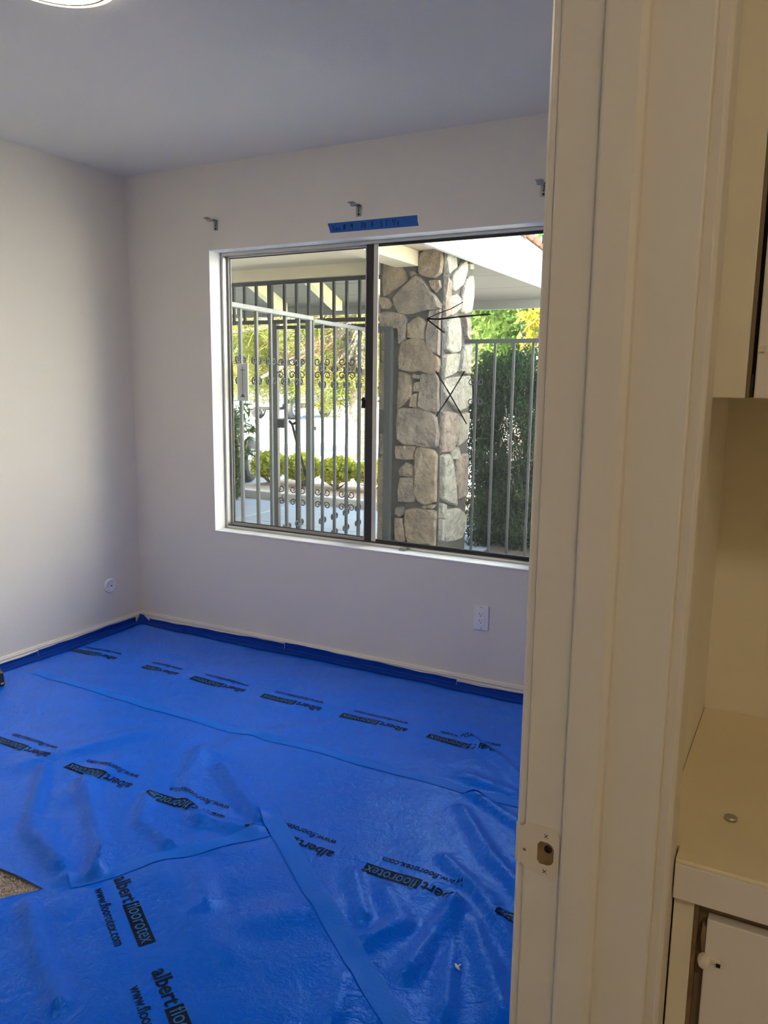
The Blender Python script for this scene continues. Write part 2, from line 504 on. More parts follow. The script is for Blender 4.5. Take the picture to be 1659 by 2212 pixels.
stroke([(1.935, 1.434), (1.88, 1.345), (1.798, 1.226)], 0.0065)

# ------------------------------------------------------------------ film on the floor

RIDGES=[[(1.02,-1.48),(1.2,-1.66),(1.32,-1.78),(1.56,-1.86)],
 [(1.31,-1.73),(1.47,-1.81),(1.62,-1.88)],
 [(1.22,-1.48),(1.4,-1.61),(1.57,-1.73),(1.67,-1.82)],
 [(1.6,-1.73),(1.67,-1.84)],
 [(1.41,-1.09),(1.51,-1.28),(1.63,-1.42),(1.75,-1.48)],
 [(1.57,-1.17),(1.75,-1.29),(1.89,-1.37)],
 [(1.48,-1.44),(1.58,-1.58),(1.75,-1.62)],
 [(1.72,-1.46),(1.84,-1.45),(1.92,-1.44)],
 [(1.7,-0.69),(1.52,-0.89),(1.45,-1.15)],
 [(2.29,-1.47),(2.42,-1.62)],
 [(2.41,-1.5),(2.51,-1.59),(2.46,-1.69)],
 [(2.59,-1.44),(2.6,-1.6),(2.6,-1.74)],
 [(2.6,-1.46),(2.66,-1.62),(2.73,-1.81)],
 [(2.62,-1.45),(2.75,-1.61),(2.84,-1.74)],
 [(2.43,-1),(2.61,-1.21),(2.74,-1.31)],
 [(2.49,-1.28),(2.68,-1.41),(2.81,-1.55)],
 [(2.35,-0.8),(2.56,-0.82)],
 [(2.43,-0.9),(2.66,-1.02)],
 [(2.23,-0.48),(2.44,-0.63),(2.57,-0.75)],
 [(2.48,-1.83),(2.52,-1.94)],
 [(1.81,-1.72),(2.04,-1.84),(2.17,-1.89)],
 [(1.62,-2.01),(1.78,-2.11),(1.97,-2.2)],
 [(1.9,-1.67),(2.03,-1.78)],
 [(1.11,-1.12),(1.02,-1.31),(0.94,-1.49)],
 [(1.21,-1.33),(1.26,-1.56)],
 [(2.19,-1.77),(2.3,-1.63)]]

def film_height(x, y):
    """Folds and waves of the loose film above the carpet."""
    x = np.asarray(x, float)
    y = np.asarray(y, float)
    h = 0.0022 * (np.sin(5.1 * x + 2.3 * y + 0.7) + np.sin(-3.7 * x + 6.9 * y + 2.1) + 0.7 * np.sin(11.3 * x - 7.7 * y) + 0.5 * np.sin(9 * x + 17 * y + 1.3)) + 0.006
    h = h + 0.0009 * (np.sin(31 * x + 13 * y) + np.sin(-19 * x + 37 * y + 1))
    for k, line in enumerate(RIDGES):
        best = np.full(x.shape, 9.0)
        for (ax, ay), (bx, by) in zip(line[:-1], line[1:]):
            dx, dy = bx - ax, by - ay
            L = dx * dx + dy * dy
            tt = np.clip(((x - ax) * dx + (y - ay) * dy) / L, 0, 1)
            best = np.minimum(best, np.hypot(x - ax - tt * dx, y - ay - tt * dy))
        s = (0.017, 0.026, 0.021)[k % 3]
        a = (0.017, 0.014, 0.021)[k % 3]
        if k in (8, 23, 24, 25, 20):
            s, a = 0.045, 0.008
        h = h + a * np.exp(-(best / s) ** 2) - 0.25 * a * np.exp(-((best - 2.2 * s) / s) ** 2)
    edge = np.minimum(np.minimum(x, RX - x), -y)
    return np.clip(h * np.clip(edge / 0.12, 0.05, 1), 0.0008, 1)

def film_sheet(name, origin, e1, e2, l1, l2, lift, step, label):
    n1, n2 = int(l1 / step) + 1, int(l2 / step) + 1
    a, b = np.meshgrid(np.linspace(0, l1, n1), np.linspace(0, l2, n2), indexing='ij')
    x = origin[0] + e1[0] * a + e2[0] * b
    y = origin[1] + e1[1] * a + e2[1] * b
    x = np.clip(x, 0.014, RX - 0.002)
    z = film_height(x, y) + lift
    vs_ = np.stack([x.ravel(), y.ravel(), z.ravel()], 1)
    idx = np.arange(n1 * n2).reshape(n1, n2)
    fs = np.stack([idx[:-1, :-1].ravel(), idx[1:, :-1].ravel(), idx[1:, 1:].ravel(), idx[:-1, 1:].ravel()], 1)
    me = bpy.data.meshes.new(name)
    me.from_pydata(vs_.tolist(), [], fs.tolist())
    me.polygons.foreach_set('use_smooth', [True] * len(me.polygons))
    me.materials.append(M['film'])
    me.update()
    return tag(link(name, me), label, 'film')

sheet_a = film_sheet('floor_film', (0.014, -0.92), (1, 0), (0, 1), RX - 0.016, 0.906, 0.0010, 0.016, 'blue floor film under the window, along the far wall')
sheet_b = film_sheet('floor_film', (0.014, -1.945), (1, 0), (0, 1), RX - 0.016, 1.05, 0.0024, 0.016, 'wide wrinkled blue floor film across the middle of the room')
E1 = Vector((0.812, -0.584))
E2 = Vector((-0.584, -0.812))
C3 = (1.995, -1.395)
sheet_c = film_sheet('floor_film', C3, E1, E2, 1.35, 1.04, 0.0042, 0.016, 'blue floor film laid at a slant in the foreground')

def text_bm(s, bold=0.0):
    cu = bpy.data.curves.new('lettering', 'FONT')
    cu.body = s
    cu.size = 1.0
    cu.offset = bold
    cu.resolution_u = 3
    o = bpy.data.objects.new('lettering', cu)
    COL.objects.link(o)
    bpy.context.view_layer.update()
    dg = bpy.context.evaluated_depsgraph_get()
    me = bpy.data.meshes.new_from_object(o.evaluated_get(dg))
    v = np.array([p.co[:2] for p in me.vertices])
    f = [tuple(p.vertices) for p in me.polygons]
    bpy.data.objects.remove(o)
    bpy.data.meshes.remove(me)
    return v, f

def fit_text(s, u0, u1, v0, v1, bold=0.0, base=None):
    """Lettering scaled to a box; returns flat geometry cut into small cells so that it can follow the folds."""
    v, f = text_bm(s, bold)
    lo, hi = v.min(0), v.max(0)
    v = (v - lo) / (hi - lo) * np.array([u1 - u0, v1 - v0]) + np.array([u0, v0])
    return v, f

def cut(v, f, step):
    bm = bmesh.new()
    vv = [bm.verts.new((p[0], p[1], 0)) for p in v]
    for q in f:
        try:
            bm.faces.new([vv[i] for i in q])
        except ValueError:
            pass
    lo, hi = np.min(v, 0), np.max(v, 0)
    for ax in (0, 1):
        no = (1, 0, 0) if ax == 0 else (0, 1, 0)
        c = lo[ax] + step
        while c < hi[ax]:
            bmesh.ops.bisect_plane(bm, geom=bm.verts[:] + bm.edges[:] + bm.faces[:], plane_co=(c, c, 0), plane_no=no)
            c += step
    bm.verts.index_update()
    out = (np.array([p.co[:2] for p in bm.verts]), [tuple(q.index for q in fc.verts) for fc in bm.faces])
    bm.free()
    return out

def merge(*parts):
    vs_, fs = [], []
    n = 0
    for v, f in parts:
        vs_.append(np.asarray(v, float))
        fs += [tuple(i + n for i in q) for q in f]
        n += len(v)
    return np.concatenate(vs_), fs

BOXV = np.array([(0.128, 0.0), (0.306, 0.0), (0.306, 0.042), (0.128, 0.042)])
dark_parts = [fit_text('albert', 0.0, 0.122, 0.003, 0.044, 0.022), (BOXV, [(0, 1, 2, 3)]),
              fit_text('www.floorotex.com', 0.024, 0.278, -0.052, -0.024, 0.012)]
PRINT_DARK = merge(*[cut(v, f, 0.012) for v, f in dark_parts])
PRINT_LIGHT = cut(*fit_text('floorotex', 0.136, 0.298, 0.008, 0.047, 0.0), 0.012)

def lay_print(sheet, x, y, ang, lift, umin=0.0, umax=1.0):
    """Prints one logo on the film: (x, y) is where its reading starts, ang its reading direction."""
    c, s = math.cos(ang), math.sin(ang)
    def drape(geo, name, m, extra, parent):
        v, f = geo
        f = [q for q in f if umin <= np.mean([v[i][0] for i in q]) <= umax]
        if not f:
            return None
        X = x + v[:, 0] * c - v[:, 1] * s
        Y = y + v[:, 0] * s + v[:, 1] * c
        Z = film_height(X, Y) + lift + extra
        me = bpy.data.meshes.new(name)
        me.from_pydata(np.stack([X, Y, Z], 1).tolist(), [], f)
        me.materials.append(m)
        me.update()
        bm = bmesh.new()
        bm.from_mesh(me)
        bmesh.ops.delete(bm, geom=[q for q in bm.verts if not q.link_faces], context='VERTS')
        for fc in bm.faces:
            if fc.normal.z < 0:
                fc.normal_flip()
        bm.to_mesh(me)
        bm.free()
        return link(name, me, parent)
    d = drape(PRINT_DARK, 'logo_print', M['print_ink'], 0.0010, sheet)
    drape(PRINT_LIGHT, 'logo_lettering', M['print_light'], 0.0016, d or sheet)

for xr in (0.392, 0.796, 1.194, 1.598, 2.008, 2.408, 2.812):
    lay_print(sheet_a, xr, -0.545, math.pi, 0.0010, *((0.0, 0.215) if abs(xr - 0.796) < 0.01 else (0.0, 1.0)))
for xr in (0.570, 0.975, 1.386, 1.788, 2.199, 2.612, 3.016):
    lay_print(sheet_b, xr, -1.409, math.pi, 0.0024)
VA = math.radians(-31)
for k in range(3):
    lay_print(sheet_c, 1.727 + 0.348 * k, -1.826 - 0.209 * k, VA, 0.0042)

def ribbon(name, path, width, lift, m, label, cat, group=None, parent=None, step=0.014):
    """A strip of tape lying on the film."""
    pts = []
    for (ax, ay), (bx, by) in zip(path[:-1], path[1:]):
        n = max(2, int(math.hypot(bx - ax, by - ay) / step))
        for i in range(n):
            pts.append((ax + (bx - ax) * i / n, ay + (by - ay) * i / n))
    pts.append(path[-1])
    v, f = [], []
    K = 5
    for i, p in enumerate(pts):
        a, b = pts[max(i - 1, 0)], pts[min(i + 1, len(pts) - 1)]
        d = Vector((b[0] - a[0], b[1] - a[1])).normalized()
        for k in range(K):
            o = (k / (K - 1) - 0.5) * width
            x, y = p[0] - d.y * o, p[1] + d.x * o
            x = min(max(x, 0.02), RX - 0.003)
            v.append((x, y, float(film_height(np.array([x]), np.array([y]))[0]) + lift))
    for i in range(len(pts) - 1):
        for k in range(K - 1):
            f.append((i * K + k, (i + 1) * K + k, (i + 1) * K + k + 1, i * K + k + 1))
    return tag(MB().add(v, f, True).build(name, m), label, cat, group)

ribbon('seam_tape', [(0.20, -0.885), (0.68, -0.893), (1.35, -0.905), (2.0, -0.892), (2.6, -0.876), (3.09, -0.862)], 0.046, 0.0042, M['seam_tape'],
       'pale blue tape strip on the film seam nearest the window', 'tape')
ribbon('seam_tape', [(1.960, -1.425), (1.80, -1.648), (1.66, -1.862), (1.640, -1.895)], 0.055, 0.0062, M['seam_tape'],
       'pale blue tape strip running down to the bare carpet corner', 'tape')
ribbon('seam_tape', [(1.885, -1.325), (2.25, -1.602), (2.63, -1.868), (3.02, -2.145)], 0.060, 0.0074, M['seam_tape'],
       'pale blue tape strip slanting across the foreground to the door', 'tape')

# masking tape along the baseboards, half on the film and half on the board
def edge_tape(wall, a, b, top_a, top_b, label, wid=0.078):
    prof = [(0.0139, None), (0.0142, 0.012), (0.019, 0.006), (0.040, 0.004), (wid, 0.003)]
    n = max(6, int(abs(b - a) / 0.03))
    v, f = [], []
    for i in range(n + 1):
        s = a + (b - a) * i / n
        top = top_a + (top_b - top_a) * i / n + 0.0015 * math.sin(17 * s) + 0.001 * math.sin(41 * s)
        wob = 0.004 * math.sin(9 * s) + 0.002 * math.sin(23 * s)
        for k, (d, z) in enumerate(prof):
            dd = d + (wob if k == 4 else 0)
            x, y = (s, -dd) if wall == 'far' else (dd, s)
            zz = top if z is None else z
            if k >= 3:
                zz = float(film_height(np.array([x]), np.array([y]))[0]) + 0.0055
            v.append((x, y, zz))
    K = len(prof)
    for i in range(n):
        for k in range(K - 1):
            f.append((i * K + k, (i + 1) * K + k, (i + 1) * K + k + 1, i * K + k + 1))
    return tag(MB().add(v, f, False).build('masking_tape', M['edge_tape']), label, 'tape', 'masking tape along the baseboards')
edge_tape('left', -0.715, -0.062, 0.031, 0.036, 'dark blue masking tape on left baseboard, ending at the corner')
edge_tape('left', -1.75, -0.717, 0.027, 0.027, 'dark blue masking tape on left baseboard, running out of frame')
edge_tape('far', 0.075, 1.020, 0.020, 0.036, 'dark blue masking tape on far baseboard, piece nearest the corner')
edge_tape('far', 1.022, 1.988, 0.044, 0.030, 'dark blue masking tape on far baseboard, middle piece')
edge_tape('far', 1.990, 3.09, 0.020, 0.036, 'dark blue masking tape on far baseboard, piece below the outlet')
c = MB()
c.add([(0.016, -0.030, 0.012), (0.016, -0.030, 0.046), (0.034, -0.018, 0.038), (0.062, -0.0165, 0.016), (0.085, -0.018, 0.007), (0.085, -0.080, 0.006), (0.030, -0.085, 0.006), (0.022, -0.060, 0.010)],
      [(0, 1, 2, 7), (7, 2, 3, 6), (6, 3, 4, 5)])
tag(c.build('masking_tape', M['edge_tape']), 'small dark blue tape flap standing up in the room corner', 'tape', 'masking tape along the baseboards')

# bare carpet corner: pile
def tuft_mesh(name, n, poly, m):
    lo, hi = np.min(poly, 0), np.max(poly, 0)
    v, f = [], []
    while len(v) < 3 * n:
        p = lo + (hi - lo) * rng.random(2)
        ins = False
        j = len(poly) - 1
        for i in range(len(poly)):
            if (poly[i][1] > p[1]) != (poly[j][1] > p[1]) and p[0] < (poly[j][0] - poly[i][0]) * (p[1] - poly[i][1]) / (poly[j][1] - poly[i][1]) + poly[i][0]:
                ins = not ins
            j = i
        if not ins:
            continue
        q = rng.random() * 6.28
        k = len(v)
        w_, h_ = 0.0030, 0.003 + 0.003 * rng.random()
        l_ = (rng.random(2) - 0.5) * 0.018
        v += [(p[0] - w_ * math.cos(q), p[1] - w_ * math.sin(q), 0.0), (p[0] + w_ * math.cos(q), p[1] + w_ * math.sin(q), 0.0), (p[0] + l_[0], p[1] + l_[1], h_)]
        f.append((k, k + 1, k + 2))
    return MB().add(v, f).build(name, m)
tag(tuft_mesh('carpet_pile', 14000, [(1.0, -1.951), (1.600, -1.951), (1.50, -2.10), (1.3, -2.35), (1.0, -2.35)], M['pile']),
    'bare corner of beige carpet pile between the films', 'carpet', None, 'stuff')

# scraps on the floor
d = MB()
z0 = float(film_height(np.array([2.698]), np.array([-1.667]))[0]) + 0.0035
d.tube([(2.690, -1.660, z0 + 0.004), (2.697, -1.668, z0 + 0.006), (2.706, -1.672, z0 + 0.004)], [0.003, 0.004, 0.002], 6)
d.tube([(2.697, -1.668, z0 + 0.004), (2.703, -1.658, z0 + 0.008)], [0.003, 0.0015], 6)
tag(d.build('plaster_scrap', M['white_plastic']), 'tiny pale scrap lying on the blue film near the door', 'scrap')
z0 = float(film_height(np.array([0.2]), np.array([-1.09]))[0]) + 0.003
dk = thing('hand_tool', (0.2, -1.07, z0), 'small black object on the blue film at the left edge', 'tool')
k = MB()
k.prism([(0.150, 0.0), (0.222, 0.0), (0.226, 0.010), (0.219, 0.060), (0.206, 0.078), (0.150, 0.078)], 'y', -1.12, -1.055)
k.v = [(x, y, z + z0) for x, y, z in k.v]
k.build('body', M['black'], dk, 0.004)
MB().box((0.2215, -1.078, z0 + 0.012), (0.2275, -1.062, z0 + 0.018)).build('tip', M['chrome'], dk, 0.001)

# ------------------------------------------------------------------ fittings on the walls
lamp = thing('ceiling_lamp', (1.452, -1.634, H), 'round flush ceiling lamp, lit, with a cream rim', 'lamp')
LO = (1.452, -1.634, 0)
MB().lathe([(0.150, H), (0.163, H - 0.001), (0.165, H - 0.010), (0.160, H - 0.016), (0.146, H - 0.017), (0.144, H - 0.006), (0.140, H)], 48, LO).build('rim', M['lamp_rim'], lamp)
MB().lathe([(0.1435, H - 0.006), (0.1435, H - 0.0180), (0.1375, H - 0.0180), (0.1375, H - 0.006)], 48, LO).build('trim_ring', M['lamp_ring'], lamp)
MB().lathe([(0.137, H - 0.006), (0.137, H - 0.0175), (0.12, H - 0.019), (0.08, H - 0.020), (0.03, H - 0.0205), (0.0005, H - 0.0206)], 48, LO).build('diffuser', M['lamp_glass'], lamp)
hl = thing('hall_lamp', (3.85, -4.05, H), 'warm flush ceiling lamp in the hall behind the viewer', 'lamp')
HO = (3.85, -4.05, 0)
MB().lathe([(0.150, H), (0.150, H - 0.02), (0.135, H - 0.022), (0.130, H)], 32, HO).build('rim', M['white_plastic'], hl)
MB().lathe([(0.132, H - 0.01), (0.130, H - 0.05), (0.09, H - 0.09), (0.03, H - 0.105), (0.0005, H - 0.106)], 32, HO).build('diffuser', M['hall_lamp'], hl)

pl = thing('cable_plate', (0, -0.227, 0.255), 'round white blank cable plate low on the left wall', 'wall plate')
MB().lathe([(0.041, 0.0), (0.041, 0.003), (0.038, 0.007), (0.026, 0.0085), (0.0255, 0.0075), (0.0005, 0.0080)], 32, (0, -0.227, 0.255), 'x').build('plate', M['white_plastic'], pl)
MB().lathe([(0.0042, 0.0078), (0.0042, 0.0092), (0.0005, 0.0094)], 10, (0, -0.222, 0.254), 'x').build('cable_hole', M['black'], pl)
for dy in (-0.020, 0.021):
    MB().lathe([(0.0022, 0.0075), (0.0018, 0.0090), (0.0005, 0.0092)], 8, (0, -0.227 + dy, 0.255), 'x').build('screw', M['chrome'], pl)

ou = thing('wall_outlet', (2.095, 0, 0.282), 'white duplex power outlet under the window', 'outlet')
MB().box((2.060, -0.0065, 0.282), (2.130, -0.0002, 0.397)).build('cover_plate', M['white_plastic'], ou, 0.003)
ins = MB().box((2.0785, -0.0085, 0.306), (2.1115, -0.0062, 0.373)).build('receptacle', M['white_plastic'], ou, 0.001)
for zc in (0.356, 0.3235):
    MB().box((2.0875, -0.0089, zc - 0.001), (2.0893, -0.0084, zc + 0.007)).build('slot', M['black'], ins)
    MB().box((2.1005, -0.0089, zc), (2.1021, -0.0084, zc + 0.006)).build('slot', M['black'], ins)
    MB().lathe([(0.0024, -0.0089), (0.0024, -0.0084)], 10, (2.095, 0, zc - 0.007), 'y').build('ground_hole', M['black'], ins)
for zc in (0.2905, 0.3885):
    MB().lathe([(0.0026, -0.0078), (0.0026, -0.006)], 10, (2.095, 0, zc), 'y').build('screw', M['chrome'], ou)

def bracket(x, z, label, rot):
    b = thing('curtain_bracket', (x, 0, z), label, 'bracket', 'curtain brackets above the window')
    MB().box((x - 0.012, -0.0025, z - 0.030), (x + 0.014, -0.0002, z + 0.018)).build('wall_plate', M['steel'], b, 0.001)
    arm = MB()
    y0, y1 = -0.0027, -0.075
    s = rot
    arm.prism([(y0, z + 0.018), (y0, z + 0.0155), (-0.030, z + 0.0165), (-0.034, z + 0.008), (-0.050, z + 0.008), (-0.054, z + 0.0165), (y1, z + 0.019), (y1, z + 0.0215), (-0.052, z + 0.019), (-0.048, z + 0.0105), (-0.036, z + 0.0105), (-0.032, z + 0.019)], 'x', x - 0.014, x + 0.016)
    arm.v = [(px + s * (-py) * 0.10, py, pz) for px, py, pz in arm.v]
    arm.build('arm', M['steel'], b, 0.0006)
    MB().tube([(x + 0.001, -0.0028, z - 0.002), (x + 0.001, -0.0028, z + 0.012), (x + 0.001, -0.020, z + 0.0158)], 0.003, 6).build('rib', M['steel'], b)
    for dz, rr in ((-0.020, 0.0045), (-0.006, 0.003)):
        MB().lathe([(rr, -0.0042), (rr, -0.0024)], 10, (x + 0.001, 0, z + dz), 'y').build('screw', M['black'], b)
bracket(0.611, 2.150, 'grey metal curtain bracket nearest the left wall', -0.6)
bracket(1.440, 2.148, 'grey metal curtain bracket just above the blue note tape', -0.2)
bracket(2.297, 2.152, 'grey metal curtain bracket nearest the doorway', 0.2)

nt_ = thing('note_tape', (1.50, 0, 2.079), 'blue masking tape above the window with handwritten measurements', 'tape')
TA = (1.274, 2.101), (1.279, 2.088), (1.290, 2.058), (1.743, 2.055), (1.737, 2.077), (1.735, 2.100)
MB().prism(list(TA), 'y', -0.0012, -0.0002).build('strip', M['note_tape'], nt_)
def handwriting(s, u0, u1, v0, v1, slant=0.12):
    v, f = fit_text(s, u0, u1, v0, v1, -0.012)
    sh = [(p[0] + (p[1] - v0) * slant, -0.0016, p[1]) for p in v]
    o = MB().add(sh, f).build('handwriting', M['marker'], nt_)
    return o
def pen(strokes, ox, oz, s):
    """Handwritten figures as pen strokes, in units of the letter height."""
    b = MB()
    for st in strokes:
        b.tube([(ox + x * s, -0.0016, oz + z * s) for x, z in st], 0.0016, 5)
    return b.build('handwriting', M['marker'], nt_)
arc = lambda cx, cz, rx, rz, a0, a1, n=9: [(cx + rx * math.cos(math.radians(a0 + (a1 - a0) * i / n)), cz + rz * math.sin(math.radians(a0 + (a1 - a0) * i / n))) for i in range(n + 1)]
S = 0.026
GL = {
    'l': [[(0.05, 0.0), (0.1, 1.0)]],
    'i': [[(0.05, 0.0), (0.07, 0.5)], [(0.09, 0.68), (0.10, 0.72)]],
    'n': [[(0.0, 0.0), (0.04, 0.5)], [(0.04, 0.38), (0.14, 0.5), (0.24, 0.42), (0.26, 0.0)]],
    'e': [[(0.02, 0.26), (0.26, 0.32), (0.24, 0.48), (0.10, 0.50), (0.0, 0.28), (0.06, 0.04), (0.28, 0.06)]],
    '#': [[(0.12, 0.05), (0.2, 0.95)], [(0.36, 0.05), (0.44, 0.95)], [(0.0, 0.62), (0.56, 0.70)], [(-0.02, 0.32), (0.54, 0.40)]],
    '9': [arc(0.2, 0.72, 0.18, 0.24, 20, 380), [(0.38, 0.80), (0.34, 0.0)]],
    '7': [[(0.0, 0.92), (0.42, 0.98), (0.14, 0.0)]],
    '0': [arc(0.22, 0.46, 0.20, 0.40, 90, 450, 12)],
    'x': [[(0.0, 0.15), (0.42, 0.85)], [(0.02, 0.85), (0.44, 0.15)]],
    '5': [[(0.40, 0.98), (0.06, 0.92), (0.06, 0.55)] + arc(0.16, 0.30, 0.22, 0.26, 110, -140)],
    '1': [[(0.06, 0.5), (0.1, 1.0)]],
    '/': [[(0.0, 0.05), (0.22, 1.05)]],
    '4': [[(0.06, 0.62), (0.02, 0.32), (0.30, 0.34)], [(0.26, 0.62), (0.26, -0.05)]],
}
for ch, x in (('l', 1.303), ('i', 1.312), ('n', 1.321), ('e', 1.336), ('#', 1.358), ('9', 1.398), ('7', 1.450), ('0', 1.466), ('x', 1.505), ('5', 1.553), ('7', 1.577), ('1', 1.613), ('/', 1.622), ('4', 1.637)):
    pen(GL[ch], x, 2.066, S)

# ------------------------------------------------------------------ doorway on the right
dr = thing('door_1', (HX, DY1, 0), 'cream painted door frame with stop and casings', None, None, 'structure')
JX1 = 3.229
MB().box((RX - 0.002, DY1, 0.0), (JX1, DY1 + 0.0185, DZ)).build('jamb', M['hall_paint'], dr, 0.002)
MB().box((RX - 0.002, DY0 - 0.0185, 0.0), (JX1, DY0, DZ)).build('jamb', M['hall_paint'], dr, 0.002)
MB().box((RX - 0.002, DY0, DZ - 0.018), (JX1, DY1, DZ)).build('jamb', M['hall_paint'], dr, 0.002)
MB().prism([(3.1415, DY1 + 0.001), (3.1415, DY1 - 0.009), (3.144, DY1 - 0.0115), (3.172, DY1 - 0.0115), (3.178, DY1 - 0.008), (3.179, DY1 + 0.001)], 'z', 0.0, DZ - 0.019).build('door_stop', M['hall_paint'], dr, 0.0012)
def casing(name, xa, out, y0, y1, z1):
    """Plain casing board with a rounded inner edge; out = direction away from the wall."""
    t_ = 0.0135 * out
    return MB().prism([(xa, y0 + 0.002), (xa + t_ * 0.7, y0), (xa + t_ * 0.96, y0 + 0.004), (xa + t_, y0 + 0.010), (xa + t_, y1 - 0.006), (xa + t_ * 0.7, y1), (xa, y1)], 'z', 0.0, z1).build(name, M['hall_paint'], dr, 0.001)
casing('casing', JX1 - 0.0005, 1, DY1 + 0.006, DY1 + 0.058, DZ + 0.06)
casing('casing', RX - 0.0001, -1, DY1 + 0.006, DY1 + 0.058, DZ + 0.06)
# strike plate with lip, mortise and three screws
SZ = 0.9085
sp = MB()
zt, zb = SZ + 0.0285, SZ - 0.0285
hz0, hz1, hx0, hx1 = SZ - 0.013, SZ + 0.012, 3.1155, 3.1325
y_ = DY1 - 0.0014
def holed(y):
    oc = [(3.0985, zt - 0.006), (3.104, zt - 0.0005), (3.130, zt), (3.136, zt - 0.002), (3.138, zt - 0.008), (3.138, zb + 0.008), (3.136, zb + 0.002), (3.130, zb), (3.104, zb + 0.006), (3.0985, zb + 0.012)]
    ic = [(hx0, hz1 - 0.004), (hx0 + 0.003, hz1), (hx1 - 0.006, hz1), (hx1 - 0.002, hz1 - 0.002), (hx1, hz1 - 0.006), (hx1, hz0 + 0.006), (hx1 - 0.002, hz0 + 0.002), (hx1 - 0.006, hz0), (hx0 + 0.003, hz0), (hx0, hz0 + 0.004)]
    return [(x, y, z) for x, z in oc] + [(x, y, z) for x, z in ic]
a = holed(y_)
b = holed(DY1 - 0.0001)
n = 10
fs = []
for i in range(n):
    j = (i + 1) % n
    fs += [(i, j, n + j, n + i), (2 * n + i, 2 * n + j, j, i), (n + i, n + j, 3 * n + j, 3 * n + i)]
sp.add(a + b, fs)
spo = tag(sp.build('strike_plate', M['strike'], dr), 'painted strike plate with a curved lip')
lip = MB()
lp = [(3.0987, y_), (3.0950, y_ + 0.0005), (3.0915, y_ + 0.003), (3.0900, y_ + 0.008), (3.0912, y_ + 0.008), (3.0927, y_ + 0.0042), (3.0955, y_ + 0.0019), (3.0987, y_ + 0.0013)]
lip.prism(lp, 'z', zb + 0.010, zt - 0.006)
lip.build('lip', M['strike'], spo, 0.0004)
MB().box((hx0 - 0.001, DY1 - 0.0006, hz0 - 0.001), (hx1 + 0.001, DY1 - 0.0002, hz1 + 0.001)).build('mortise', M['raw_wood'], spo)
MB().lathe([(0.0042, DY1 - 0.0010), (0.0042, DY1 - 0.0006)], 12, (hx1 - 0.006, 0, SZ + 0.005), 'y').build('latch_hole', M['black'], spo)
for zc in (SZ + 0.019, SZ - 0.020):
    q = MB()
    for sgn in (1, -1):
        q.prism([(3.124 - 0.002, zc - 0.002 * sgn - 0.0004), (3.124 + 0.002, zc + 0.002 * sgn - 0.0004), (3.124 + 0.002, zc + 0.002 * sgn + 0.0004), (3.124 - 0.002, zc - 0.002 * sgn + 0.0004)], 'y', y_ - 0.0003 - 0.00005 * sgn, y_ - 0.0001)
    q.build('screw_slot', M['black'], spo)
MB().box((3.1005, y_ - 0.0003, SZ - 0.0035), (3.1035, y_ - 0.0001, SZ - 0.001)).build('scratch', M['raw_wood'], spo)

# ------------------------------------------------------------------ built-in cabinet and counter in the hall
ct = thing('counter', (3.24, -2.464, 0.878), 'yellowed painted counter top beside the door frame', 'counter')
ctm = MB()
ctm.prism([(3.2235, -2.437), (3.2435, -2.437), (3.2435, -2.464), (4.398, -2.464), (4.398, -2.0525), (3.2235, -2.0525)], 'z', 0.9155, 0.920)
ctm.build('top', M['counter'], ct, 0.001)
ctm = MB()
ctm.prism([(3.2235, -2.437), (3.2435, -2.437), (3.2435, -2.4645), (4.398, -2.4645), (4.398, -2.4445), (3.2235, -2.4345)], 'z', 0.878, 0.9154)
ctm.build('front_edge', M['cabinet'], ct, 0.001)
cb = thing('base_cabinet', (3.24, -2.45, 0), 'painted base cabinet under the hall counter with one latch', 'cabinet')
g = MB()
g.box((3.2435, -2.450, 0.0), (3.2630, -2.4347, 0.8775)).box((3.2435, -2.4340, 0.08), (4.398, -2.054, 0.8))
g.build('face_frame', M['hall_wall'], cb, 0.0012)
MB().box((3.2632, -2.4475, 0.05), (3.2672, -2.4345, 0.8775)).build('frame_edge', M['raw_wood'], cb)
MB().box((3.2674, -2.4420, 0.05), (4.39, -2.4342, 0.8775)).build('recess', M['cabinet_dark'], cb)
door = MB().box((3.2760, -2.4555, 0.05), (3.70, -2.4422, 0.8605)).build('door', M['cabinet'], cb, 0.0015)
hg = MB()
hg.lathe([(0.0005, -0.0125), (0.0045, -0.0115), (0.006, -0.006), (0.0062, 0.0)], 12, (3.2765, -2.4556, 0.818), 'y')
hg.v = [(x, y, z) for x, y, z in hg.v]
hg.box((3.2800, -2.4580, 0.8155), (3.2910, -2.4557, 0.8205))
tag(hg.build('catch', M['strike'], door, 0.0006), 'small chipped white catch')
MB().box((3.2875, -2.4586, 0.8140), (3.2915, -2.4581, 0.8180)).build('chip', M['black'], door)
MB().prism([(3.2722, 0.853), (3.2756, 0.850), (3.2756, 0.822), (3.2735, 0.822), (3.2715, 0.838)], 'y', -2.4545, -2.4426).build('hinge', M['raw_wood'], door)
uc = thing('wall_cabinet', (3.24, -2.405, 1.368), 'painted wall cabinet high on the right edge', 'cabinet')
MB().box((3.2365, -2.405, 1.368), (3.2660, -2.386, 2.43)).box((3.2365, -2.3855, 1.3705), (4.398, -2.054, 2.43)).build('face_frame', M['hall_wall'], uc, 0.0012)
MB().box((3.2662, -2.4020, 1.3685), (3.2696, -2.3862, 2.42)).build('frame_edge', M['cabinet_dark'], uc)
MB().box((3.2698, -2.3900, 1.3690), (4.39, -2.3858, 2.42)).build('recess', M['black'], uc)
ud = MB().box((3.2735, -2.4085, 1.3680), (3.70, -2.3905, 2.40)).build('door', M['cabinet'], uc, 0.0015)
tag(MB().box((3.2738, -2.4115, 1.4105), (3.2800, -2.4087, 1.4165)).build('hinge', M['strike'], ud, 0.0006), 'small painted hinge')
